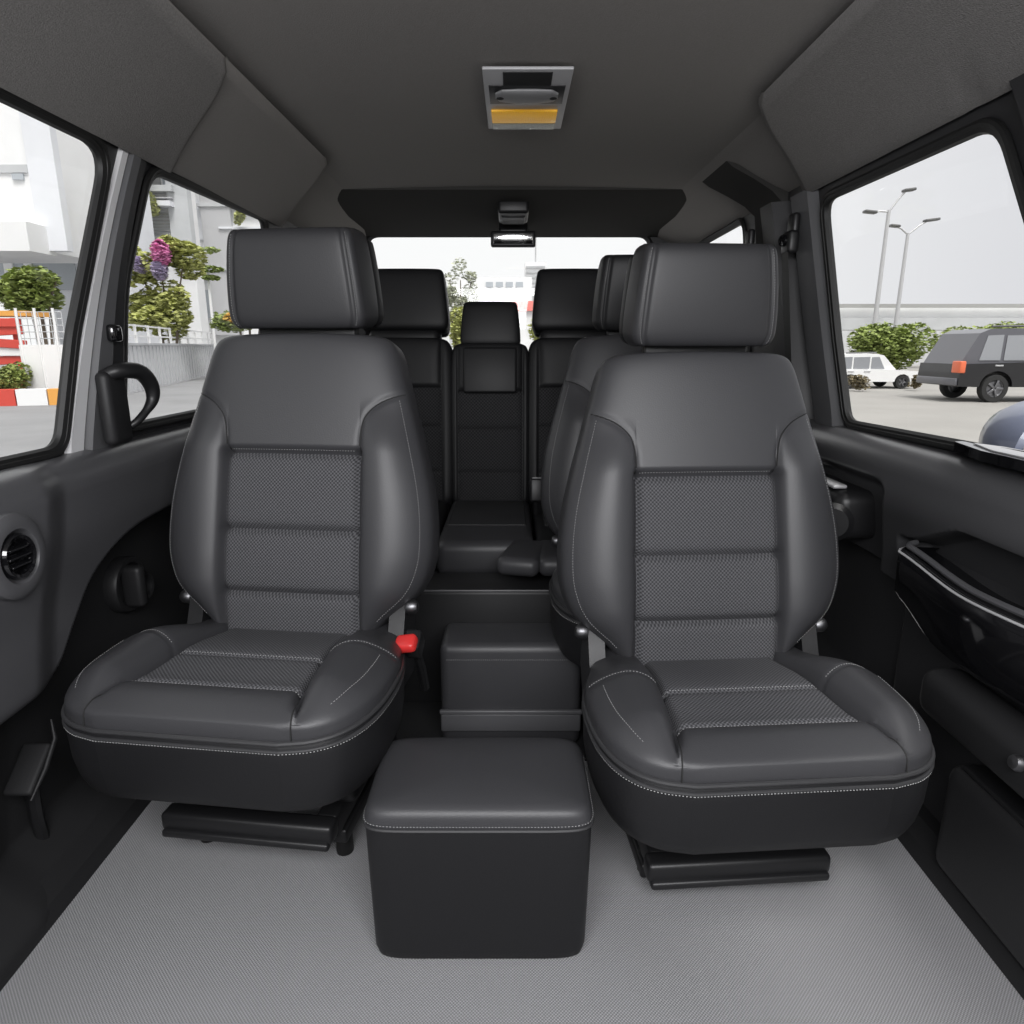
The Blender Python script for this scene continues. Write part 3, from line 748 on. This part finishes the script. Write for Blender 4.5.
# grab handle on the left pillar
t = thing('grab_handle', 'curved black grab handle on the left window pillar', 'handle', (-.80, 1.42, .80))
pth = [(-.03, -.045, .118), (-.002, -.03, .130), (.012, .02, .126), (.016, .05, .10), (.015, .055, .07), (.008, .038, .045), (-.006, .012, .02), (-.03, .0, .005)]
MB().tube([(interp([(i, p[0]) for i, p in enumerate(pth)], k), interp([(i, p[1]) for i, p in enumerate(pth)], k), interp([(i, p[2]) for i, p in enumerate(pth)], k)) for k in [7 * i / 36 for i in range(37)]], [.013 + .006 * math.sin(PI * min(1, i / 26)) - .006 * (i / 36) for i in range(37)], 14).build('grip', M['black_plastic'], t)
MB().box((-.022, -.03, .055), (.03, .075, .15), .014, seg=4).build('mount', M['panel_dark'], t)
MB().box((-.018, .0, .205), (.02, .035, .035), .008).build('latch', M['gloss_black'], t)
# left footwell trims
t = thing('foot_pedal', 'dark pedal plate with grey edge low beside the left front seat', 'pedal', (-.845, 1.04, .0))
MB().box((-.015, 0, .25), (.05, .09, .014), .006, Matrix.Rotation(.7, 3, 'X')).build('plate', M['dark_mat'], t)
MB().tube([(.012, -.04, .215), (.016, .0, .25), (.012, .04, .285), (.0, .055, .315)], [.002, .004, .004, .002], 8).build('edge_strip', M['panel_dark'], t)
MB().tube([(-.03, .02, .26), (-.05, .04, .12), (-.05, .05, .0)], .012, 8).build('arm', M['black_plastic'], t)
# right wall fittings
t = thing('door_shelf', 'glossy black shelf with chrome edge on the right side panel', 'shelf', (.80, 1.15, .532))
ys = [-.45 + .62 * i / 50 for i in range(51)]
dz = lambda y: .010 * math.sin((y + .45) * 11) * .5 + .012 * sstep(-.08, .16, y)
xo = lambda y: -.018 + .004 * math.sin(y * 14) + .03 * sstep(.15, .172, y)
hh = lambda y: .095 * (1 - .35 * sstep(.0, .17, y))
sh = MB()
sh.grid(lambda y, k: Vector((xo(y) + [.075, .022, .010, .0, .0, .003, .008, .045][k], y, dz(y) + [.028, .030, .034, .028, .010, -hh(y) * .85, -hh(y), -hh(y)][k])), ys, list(range(8)))
sh.build('shelf_panel', M['gloss_black'], t, angle=60)
MB().tube([(xo(y) + .001, y, dz(y) + .029) for y in ys], .0024, 6).build('chrome_edge', M['bright_edge'], t)
MB().tube([(xo(y) + .020, y, dz(y) + .040) for y in ys], .006, 8).build('inner_lip', M['panel_plastic'], t)
ar = MB().box((.80, .94, .36), (.085, .40, .095), .03, seg=5).build('armrest', M['panel_dark'], door_2)
MB().lathe([(.0001, .012), (.010, .011), (.013, .004), (.013, 0)], (.757, .875, .375), (-1, 0, .3), 12).build('bolt', M['steel'], ar)
bn = MB().box((.815, .88, .15), (.07, .36, .22), .03, seg=5).build('door_pocket', M['panel_dark'], door_2); MB().box((.815, .88, .262), (.05, .30, .01), .004).build('rim', M['black_plastic'], bn)
t = thing('window_tray', 'thin black glossy panel lying on the right window ledge', 'panel', (.855, 1.10, .785))
MB().prism([(-.045, -.25), (.04, -.25), (.03, .10), (.005, .17), (-.012, .165), (-.04, .05)], lambda a, b, d: Vector((a, b, d)), .0, .018).build('slab', M['gloss_black'], t, angle=30)
MB().prism([(-.03, -.24), (.03, -.24), (.022, .08), (.0, .13), (-.028, .04)], lambda a, b, d: Vector((a, b, d)), .0185, .0205).build('top_sheet', M['silver_plastic'], t, angle=30)
t = thing('side_console', 'black console with silver strip on the right wall behind the front seat', 'console', (.845, 1.70, .60))
MB().box((0, 0, -.02), (.13, .30, .12), .03, seg=4).build('body', M['black_plastic'], t)
MB().box((-.045, -.01, .046), (.035, .20, .010), .005).build('silver_strip', M['silver_plastic'], t)
MB().lathe([(.045, 0), (.048, .03), (.036, .04), (.0001, .04)], (-.055, -.11, -.035), (-.5, -1, 0), 24).build('round_cap', M['black_plastic'], t)
# seat belts on the right pillar
def belt(y, label, dxx=0):
    t = thing('seat_belt', label, 'seat belt', (.80, y, .0), group='seat belts on the right pillar')
    mb = MB(); pts = [(-.025 + .062 * (1 - i / 20), .02 - .06 * (i / 20) * 0, .76 + .47 * i / 20) for i in range(21)]
    mb.grid(lambda k, i: Vector((pts[i][0] - .022 + dxx, (k - .5) * .045, pts[i][2])), [0, .5, 1], list(range(21)))
    mb.build('webbing', M['rubber'], t)
    an = MB().box((-.035 + dxx, 0, 1.255), (.03, .06, .06), .01).build('anchor', M['black_plastic'], t)
    MB().lathe([(.0001, .012), (.014, .011), (.016, .0)], (-.05 + dxx, 0, 1.26), (-1, -.3, 0), 16).build('bolt', M['gloss_black'], an)
    MB().box((-.03 + dxx, 0, 1.30), (.02, .045, .06), .008).build('height_slider', M['black_plastic'], t)
belt(1.96, 'black seat belt hanging from its anchor on the pillar behind the right front window')
belt(2.22, 'black seat belt in the shadow further back, behind the belt on the right pillar', -.03)

# ------------------------------------------------------------------ the street outside
GZ = -.55
def ground(x0, x1, y0, y1, mat, name, dz=0):
    mb = MB(); mb.add([(x0, y0, GZ + dz), (x1, y0, GZ + dz), (x1, y1, GZ + dz), (x0, y1, GZ + dz)], [(0, 1, 2, 3)])
    return st_(mb.build(name, mat, smooth=False))
ground(-150, 2, -60, 200, M['asphalt'], 'road'); ground(2, 150, -60, 200, M['pale_road'], 'pavement')
def leaves(n, blobs, size, jitter=.35):
    mb = MB(); n = int(n * 2.6); size *= .55
    for i in range(n):
        c, r = random.choice(blobs)
        while True:
            d = Vector((random.uniform(-1, 1), random.uniform(-1, 1), random.uniform(-1, 1)))
            if .15 < d.length <= 1: break
        d = d.normalized() * (d.length ** .45)
        p = Vector(c) + Vector((d.x * r[0], d.y * r[1], d.z * r[2]))
        q = Matrix.Rotation(random.uniform(0, 2*PI), 3, 'Z') @ Matrix.Rotation(random.uniform(-1.2, 1.2), 3, 'X')
        s = size * random.uniform(.6, 1.4)
        mb.add([p + q @ Vector(v) for v in ((-s, 0, 0), (0, -s * .55, .1 * s), (s, 0, 0), (0, s * .55, .1 * s))], [(0, 1, 2, 3)])
    return mb
def bush(name, label, u0, u1, v0, v1, y, mat, n=700, size=.16, cat='bush', trunk=True, group=None, sub=None, wild=False):
    p0 = at(u0, v1, y); p1 = at(u1, v0, y); cx = (p0.x + p1.x) / 2; hw_ = (p1.x - p0.x) / 2; h = p1.z - p0.z
    t = thing(name, label, cat, (cx, y, p0.z), group=group)
    bl = [((random.uniform(-.5, .5) * hw_, random.uniform(-.3, .3) * hw_, h * random.uniform(.3, .72)), (hw_ * .5, hw_ * .45, h * .30)) for _ in range(9)]
    if wild: bl = [((random.uniform(-.72, .72) * hw_, random.uniform(-.3, .3) * hw_, h * random.uniform(.06, .90)), (hw_ * random.uniform(.2, .42), hw_ * .3, h * random.uniform(.05, .13))) for _ in range(24)]
    leaves(n, bl, size).build('foliage', mat, t, smooth=False)
    if sub:
        for (fx, fz, fr_, m_) in sub:
            leaves(220, [((fx * hw_, -hw_ * .45, fz * h), (hw_ * fr_, hw_ * .2, h * fr_ * .7))], size * .9).build('blossom', M[m_], t, smooth=False)
    if not trunk: return t
    zb = GZ - p0.z
    mb = MB()
    for k in range(3): mb.tube([((k - 1) * .1, 0, min(zb, 0)), ((k - 1) * hw_ * .25, 0, h * .3), ((k - 1) * hw_ * .5, 0, h * .7)], [.07, .05, .02], 6)
    mb.build('trunk', M['bark'], t)
    return t
def bldg(name, label, u0, u1, v0, v1, y, depth, mat, parts=()):
    p0 = at(u0, v1, y); p1 = at(u1, v0, y); vm = 290 if u0 > 380 else 240; p0.x = at(u0, vm, y).x; p1.x = at(u1, vm, y).x; z0 = GZ if v1 is None or p0.z < .5 else p0.z
    t = thing(name, label, 'building', ((p0.x + p1.x) / 2, y, 0))
    W = p1.x - p0.x; cx = t.location.x
    MB().box((0, depth / 2, (z0 + p1.z) / 2), (W, depth, p1.z - z0)).build('facade', mat, t, smooth=False)
    for (nm, a0, a1, b0, b1, m_, out) in parts:
        q0 = at(a0, b1, y); q1 = at(a1, b0, y)
        c = ((q0.x + q1.x) / 2 - cx, -out / 2 + .02, (q0.z + q1.z) / 2)
        if nm == 'louvre_window':
            o = MB().box(c, (q1.x - q0.x, out, q1.z - q0.z)).build(nm, M['grey_wall'], t, smooth=False); mb = MB()
            for k in range(7): mb.box((c[0], c[1] - out * .6, lerp(q0.z, q1.z, (k + .5) / 7)), ((q1.x - q0.x) * .96, .1, (q1.z - q0.z) / 16))
            mb.build('slats', M[m_], o, smooth=False)
        else: MB().box(c, (q1.x - q0.x, out, q1.z - q0.z)).build(nm, M[m_], t, smooth=False)
    return t
# -- left side
bldg('building', 'white building block with overhanging upper floor seen at the edge of the left front window', -140, 50, -120, 252, 30, 4, M['white_wall'],
     [('ledge', -140, 52, 228, 256, 'white_wall', 1.6), ('slit_window', -5, 28, 165, 173, 'grey_wall', .1), ('slit_window', 14, 24, 174, 180, 'window_pane', .12), ('column', 47, 51, 100, 252, 'lilac_wall', .4)])
bldg('building', 'pale grey building with one window beside the left front window pillar', 40, 125, -60, 400, 36, 3, M['lilac_wall'],
     [('window', 60, 84, 150, 168, 'window_pane', .1), ('ledge', 40, 125, 240, 248, 'white_wall', .8), ('shop_window', -60, 75, 262, 290, 'window_pane', .1), ('mullion', 10, 14, 262, 290, 'white_wall', .2), ('mullion', 30, 33, 262, 290, 'white_wall', .2)])
bldg('building', 'white building with louvred window and grey column behind the flowering tree', 100, 192, 60, 420, 40.5, 1, M['white_wall'],
     [('louvre_window', 134, 172, 213, 236, 'louvre', .2), ('column', 178, 186, 150, 260, 'grey_wall', .5), ('balcony', 122, 178, 168, 173, 'lilac_wall', .8), ('balcony', 122, 178, 188, 194, 'grey_wall', .8), ('window', 150, 160, 176, 187, 'louvre', .1), ('window', 164, 174, 176, 187, 'window_pane', .1), ('rail', 122, 178, 200, 201, 'post_grey', .8), ('balcony', 126, 178, 204, 209, 'lilac_wall', 1.0), ('balcony', 128, 160, 255, 272, 'lilac_wall', 1.0), ('awning', 128, 168, 300, 306, 'bark', 1.0), ('window', 130, 165, 308, 320, 'louvre', .1)])
bldg('building', 'plain white building with a drainpipe right of the grey column', 187, 300, 40, 420, 42.5, 3, M['white_wall'],
     [('drainpipe', 216, 218, 60, 335, 'post_grey', .4), ('window', 224, 236, 190, 204, 'window_pane', .12), ('window', 242, 262, 185, 204, 'window_pane', .12), ('ledge', 200, 300, 205, 208, 'grey_wall', .5), ('window', 224, 234, 236, 262, 'lilac_wall', .12), ('ledge', 187, 300, 268, 271, 'grey_wall', .5), ('shop_window', 190, 214, 290, 318, 'window_pane', .1), ('ledge', 222, 300, 228, 230, 'lilac_wall', .5), ('window', 190, 203, 200, 240, 'lilac_wall', .12)])
bush('bush', 'rounded green bush below the white building in the left front window', 2, 74, 266, 316, 24, M['leaf'], 1500, .20)
bush('flowering_tree', 'tall flowering tree with pink and violet blossom in the second left window', 126, 202, 228, 342, 30, M['leaf_light'], 2600, .24, 'tree', wild=True, sub=[(.25, .76, .16, 'pink'), (.2, .62, .12, 'violet'), (-.2, .66, .10, 'violet')])
bush('hanging_plant', 'green plant hanging from the balcony above the flowering tree', 131, 158, 190, 216, 39.4, M['leaf_light'], 450, .2, 'plant', trunk=False)
bush('flower_bed', 'low bed of yellow and green flowers by the railing in the second left window', 208, 290, 308, 334, 33, M['leaf'], 900, .18, 'flowers', sub=[(-.1, .6, .3, 'yellow_bloom'), (.4, .5, .25, 'yellow_bloom')])
bush('balcony_plant', 'small spiky plant high on the plain white building', 234, 246, 206, 226, 41.5, M['leaf_light'], 160, .22, 'plant', trunk=False)
t = thing('ornamental_tree', 'slim ornamental tree with two flat leaf tiers and a pale stem', 'tree', (at(214, 335, 35).x, 35, GZ))
zt = at(214, 250, 35).z - GZ
leaves(260, [((-.2, 0, zt), (.9, .7, .16)), ((.2, 0, zt - .9), (.6, .5, .14)), ((.15, 0, zt - 1.3), (.4, .4, .12))], .2).build('foliage', M['leaf'], t, smooth=False)
MB().tube([(0, 0, 0), (0, 0, zt)], .07, 8).build('stem', M['white_paint'], t)
# concrete wall, fence rails, kerb along the left road
A = Vector((-9.5, 12.5, 0)); B_ = Vector((-17, 46, 0)); dirv = (B_ - A).normalized(); nrm = Vector((-dirv.y, dirv.x, 0))
t = thing('concrete_wall', 'long pale concrete wall along the road in the second left window', 'wall', (-11.5, 22, GZ))
def seg_box(p, q, h0, h1, th): 
    d = (q - p); L = d.length; c = (p + q) / 2; rot = Matrix.Rotation(math.atan2(d.y, d.x), 3, 'Z'); return c, L, rot
def bar(mb, p, q, z0, z1, th, off):
    d = q - p; c = (p + q) / 2; rot = Matrix.Rotation(math.atan2(d.y, d.x), 3, 'Z')
    mb.box((c.x - off[0], c.y - off[1], (z0 + z1) / 2), (d.length, th, z1 - z0), 0, rot)
o_ = (-11.5, 22); P1 = Vector((-11.8, 18.5, 0)); P2 = Vector((-16.6, 38, 0))
mb = MB(); bar(mb, P1, P2, 0, 1.55, .3, o_); mb.build('panel', M['concrete'], t, smooth=False)
mb = MB(); bar(mb, P1, P2, 1.55, 1.62, .42, o_); mb.build('coping', M['grey_wall'], t, smooth=False)
mb = MB()
for k in range(40):
    q = P1.lerp(P2, (k + .5) / 40); mb.box((q.x - o_[0] + .16, q.y - o_[1], .8), (.05, .06, 1.45))
mb.build('ribs', M['grey_wall'], t, smooth=False)
t = thing('railing', 'thin white railing on top of the concrete wall', 'railing', (-12.5, 22, GZ + 1.62))
mb = MB(); o_ = (-12.5, 22)
for z in (.25, .6): bar(mb, P1, P2, z - .03, z + .03, .05, o_)
mb.build('rails', M['white_paint'], t, smooth=False)
for k in range(12):
    q = P1.lerp(P2, (k + .5) / 12); MB().box((q.x - o_[0], q.y - o_[1], .32), (.07, .07, .64)).build('post', M['white_paint'], t, smooth=False)
K1, K2 = Vector((-16.5, 16.8, 0)), Vector((-11.6, 18.2, 0))
for k in range(7):
    p = K1.lerp(K2, k / 7); q = K1.lerp(K2, (k + .96) / 7); mb = MB(); bar(mb, p, q, 0, .42, .35, ((p.x + q.x) / 2, (p.y + q.y) / 2))
    ob = mb.build('kerb_block', M[('orange_paint', 'red_paint', 'white_paint')[k % 3]], None, smooth=False); ob.location = ((p.x + q.x) / 2, (p.y + q.y) / 2, GZ)
    cn = ('orange', 'red', 'white')[k % 3]
    tag(ob, '%s painted kerb block by the road in the left front window, %s from the pillar' % (cn, ('first', 'second', 'third', 'fourth', 'fifth', 'sixth', 'seventh')[6 - k]), 'kerb block', 'painted kerb blocks')
t = thing('white_barrier', 'white panel barrier with posts beside the painted kerb', 'barrier', (at(47, 380, 19).x, 19, GZ))
q0 = at(28, 392, 19); q1 = at(66, 345, 19); cx = t.location.x
MB().box(((q0.x + q1.x) / 2 - cx, 0, (q1.z - GZ) / 2), (q1.x - q0.x, .1, q1.z - GZ)).build('panel', M['white_paint'], t, smooth=False)
f_ = MB(); zf0 = q1.z - GZ; zf1 = at(47, 312, 19).z - GZ
for k in range(9): f_.tube([(lerp(q0.x, q1.x, k / 8) - cx, 0, zf0), (lerp(q0.x, q1.x, k / 8) - cx, 0, zf1)], .012, 4)
for k in range(6): f_.tube([(q0.x - cx, 0, lerp(zf0, zf1, k / 5)), (q1.x - cx, 0, lerp(zf0, zf1, k / 5))], .012, 4)
f_.build('mesh_fence', M['grey_wall'], t)
for uu in (29, 47, 65): MB().tube([(at(uu, 380, 19).x - cx, -.06, 0), (at(uu, 380, 19).x - cx, -.06, zf1 + .1)], .035, 6).build('post', M['white_paint'], t)
t = thing('striped_stall', 'red and white slatted stall behind the kerb at the edge of the left front window', 'stall', (at(6, 380, 20).x, 20, GZ))
zc0 = at(5, 366, 20).z - GZ; zc1 = at(5, 318, 20).z - GZ
for k in range(5): MB().box((-.35, -.05 * k, lerp(zc0, zc1, (k + .5) / 5)), (2.4, .12, (zc1 - zc0) / 5.6), .02, Matrix.Rotation(.06 * (k % 3 - 1), 3, 'Y')).build('slat', M['red_paint' if k % 2 == 0 or k == 3 else 'white_paint'], t, smooth=False)
MB().box((-.35, .25, zc1 + .12), (2.9, 1.0, .14)).build('roof', M['orange_paint'], t, smooth=False)
for s in (-.9, .5): MB().tube([(s, 0, 0), (s, 0, zc1)], .06, 6).build('post', M['red_paint'], t)
bush('verge_grass', 'grass tuft on the verge below the red stall', -12, 30, 362, 396, 18.6, M['grass'], 900, .12, 'grass')
# -- behind the rear window
bush('tree', 'sparse pale tree left of the small headrest through the rear window', 440, 482, 258, 330, 34, M['leaf_pale'], 900, .16, 'tree', wild=True)
bldg('building', 'long white building with window grid through the rear window', 400, 532, 277, 380, 60, 6, M['white_wall'],
     [('window', 486 + 10 * k, 493 + 10 * k, 282 + 8 * j, 287 + 8 * j, 'window_pane', .15) for k in range(4) for j in range(2)])
b_ = bldg('tower', 'white tower block with antenna through the rear window', 525, 546, 262, 360, 75, 3, M['white_wall'],
     [('window_band', 526, 545, 266 + 5 * k, 268 + 5 * k, 'grey_wall', .2) for k in range(7)])
zt = at(535, 262, 75).z; MB().tube([(0, .5, zt), (0, .5, zt + 2.6)], .09, 6).build('antenna', M['post_grey'], b_)
t = thing('red_roofed_house', 'low house with red roof in front of the tower block', 'house', (at(530, 320, 45).x, 45, GZ))
q0 = at(512, 320, 45); q1 = at(552, 300, 45); wv = q1.x - q0.x; ze = at(530, 311, 45).z - GZ; zr = q1.z - GZ
MB().box((0, 1, ze / 2), (wv * .95, 2, ze)).build('facade', M['white_wall'], t, smooth=False)
MB().prism([(-.2, ze), (2.2, ze), (1, zr)], lambda a, b, d: Vector((d, a, b)), -wv / 2, wv / 2).build('roof', M['roof_red'], t, smooth=False)
bush('shrub', 'yellow-green shrub left of the small middle headrest outside the rear window', 446, 470, 304, 350, 20, M['leaf_light'], 500, .1, 'shrub')
bush('shrub', 'yellow-green shrub right of the small middle headrest outside the rear window', 526, 556, 312, 350, 20, M['leaf_light'], 500, .1, 'shrub')
# -- right side
def street_lamp(u, vtop, y, label, arms):
    p = at(u, vtop, y); t = thing('street_lamp', label, 'street lamp', (p.x, y, GZ), group='twin-arm street lamps'); H_ = p.z - GZ
    MB().tube([(0, 0, 0), (0, 0, H_ * .5), (0, 0, H_)], [.16, .13, .10], 10).build('pole', M['post_grey'], t)
    for (uu, vv) in arms:
        q = at(uu, vv, y); d = Vector((q.x - p.x, 0, q.z - GZ))
        ar = MB().tube([(0, 0, H_ - .1), (d.x * .45, 0, lerp(H_, d.z, .6)), (d.x * .75, 0, d.z - .05)], .055, 6).build('arm', M['post_grey'], t)
        MB().box((d.x * .9, 0, d.z), (abs(d.x) * .6, .45, .16), .06, Matrix.Rotation(-.12 if d.x > 0 else .1, 3, 'Y')).build('lamp_head', M['lamp_dark'], ar)
street_lamp(889, 210, 42, 'taller street lamp, left of two through the right window', ((911, 190), (868, 212)))
street_lamp(908, 233, 46, 'shorter street lamp, right of two through the right window', ((934, 220), (893, 226)))
t = thing('flyover', 'long grey flyover rail across the view in the right window', 'flyover', (30, 48, GZ))
zz0 = at(930, 311, 48).z - GZ; zz1 = at(930, 304, 48).z - GZ; zb = at(930, 330, 48).z - GZ; zm = at(930, 318, 48).z - GZ
MB().box((0, 0, zz1 - .12), (60, .3, .24)).build('rail', M['louvre'], t, smooth=False)
MB().box((0, .5, (zz1 + zm) / 2 - .2), (60, .2, zz1 - zm)).build('parapet', M['white_wall'], t, smooth=False)
MB().box((0, .6, (zm + zb) / 2), (60, 2, zm - zb)).build('deck', M['grey_wall'], t, smooth=False)
for k in range(5): MB().box((-12 + 8 * k, .8, zb / 2), (.9, .9, zb)).build('pier', M['grey_wall'], t, smooth=False)
t = tag(MB().box((30, 58, .9), (70, 6, 2.9)).build('embankment_wall', M['concrete'], None, smooth=False), 'pale concrete embankment behind the flyover', 'wall')
bush('hedge', 'green hedge behind the white car, under the flyover', 838, 935, 318, 376, 34, M['leaf'], 2600, .2, 'hedge')
bush('hedge', 'green hedge reaching right above the dark car, under the flyover', 925, 1040, 322, 372, 38, M['grass'], 2600, .22, 'hedge')
def wheel(mb_t, x, y, r, w_, side):
    wv_ = MB().lathe([(r * .62, -w_ / 2), (r * .95, -w_ / 2), (r, -w_ * .3), (r, w_ * .3), (r * .95, w_ / 2), (r * .62, w_ / 2)], (x, y, r), (0, 1, 0), 28).build('wheel', M['tyre'], mb_t)
    rim = MB().lathe([(r * .62, 0), (r * .60, -.01), (r * .52, .03), (r * .14, .03), (r * .12, 0), (.001, 0)], (x, y - side * w_ * .4, r), (0, 1, 0), 28)
    for k in range(5):
        a_ = 2 * PI * k / 5; rim.box((x + math.cos(a_) * r * .34, y - side * w_ * .45, r + math.sin(a_) * r * .34), (r * .55, .03, r * .16), .01, Matrix.Rotation(-a_, 3, 'Y'))
    rim.build('rim', M['steel'], wv_)
def car(name, label, loc, L, H, W, body, upper, suv=True, tail=True, rz=0):
    """rear at x = 0, nose towards +x"""
    t = thing(name, label, 'car', loc, rz)
    wb0, wb1, r = L * .22, L * .80, H * .19
    low = [(.02, H * .22), (0, H * .34), (.03, H * .52), (L * .62, H * .56), (L * .97, H * .50), (L, H * .38), (L * .99, H * .22)]
    arch = []
    for cx in (wb1, wb0):
        arch += [(cx + r * 1.2 * math.cos(a_), H * .22 - .02 + r * 1.15 * math.sin(a_)) for a_ in [PI * i / 10 for i in range(11)]]
    mp = lambda a, b, d: Vector((a, d, b))
    MB().prism(low + arch, mp, -W / 2, W / 2).build('body', body, t, angle=30)
    cab = [(.04, H * .51), (L * .10, H * .93), (L * .16, H * .99), (L * .50, H), (L * .58, H * .95), (L * .73, H * .55)]
    MB().prism(cab, mp, -W * .44, W * .44).build('cabin', upper, t, angle=30)
    for (a0, a1) in ((.115, .235), (.255, .43), (.45, .60)):
        q = [(L * a0, H * .57), (L * a0 + (L * .03 if a0 < .2 else 0), H * .90), (L * a1 - (L * .07 if a1 > .55 else 0), H * .91), (L * a1, H * .57)]
        MB().prism(q, mp, -W * .45, W * .45).build('side_window', M['car_glass'], t, smooth=False)
    for cx in (wb0, wb1):
        for s in (-1, 1): wheel(t, cx, s * W * .44, r, .22, -s if s > 0 else 1)
    if tail: MB().box((.06, -W * .42, H * .48), (.16, W * .2, H * .16), .03).build('tail_light', M['tail_red'], t)
    MB().box((.0, 0, H * .28), (.12, W * .96, H * .10), .03).build('bumper', M['car_grey'] if tail else body, t)
    for a0 in (.40, .22): MB().box((L * a0, -W * .505, H * .50), (.22, .03, .04), .01).build('door_handle', M['post_grey'], t)
    MB().tube([(L * .17, -W * .4, H * 1.02), (L * .5, -W * .4, H * 1.03)], .03, 6).build('roof_rail', M['lamp_dark'], t)
    return t
p = at(934, 397, 19.6); car('suv', 'dark grey and black car with orange tail light on the road, right window', (p.x, 19.6, GZ), 4.8, 2.0, 1.9, M['car_black'], M['car_grey'])
p = at(843, 387, 25.5); car('hatchback', 'small white car parked by the hedge, right window', (p.x - .9, 25.5, GZ), 3.3, 1.25, 1.6, M['white_paint'], M['white_paint'], tail=False)
for i, (u0, u1, y) in enumerate(((846, 872, 23.4), (893, 912, 26), (908, 926, 23.6))):
    bush('grass_tuft', ['dry brown grass tuft in front of the white car', 'dry brown grass tuft between the white car and the hedge', 'dry brown grass tuft beside the rear of the dark car'][i], u0, u1, 374, 392, y, M['dry_grass'], 260, .10, 'grass', trunk=False, group='roadside tufts')
# door mirror outside the right window
t = thing('door_mirror', 'blue-grey door mirror housing outside the right window', 'door mirror', (1.10, 1.36, .775)); t.scale = (.85, .85, .85)
mb = MB(); mb.lathe([(.001, .16), (.04, .155), (.08, .13), (.105, .08), (.115, .0), (.112, -.04), (.10, -.05)], (0, 0, 0), (0, 1, .1), 28)
mb.build('housing', M['car_blue'], t); MB().lathe([(.001, 0), (.097, 0), (.10, .008)], (0, -.045, 0), (0, -1, 0), 28).build('mirror_glass', M['mirror_glass'], t)
MB().tube([(-.22, .02, -.07), (-.10, .02, -.05), (0, .02, -.03)], .03, 10).build('arm', M['black_plastic'], t)
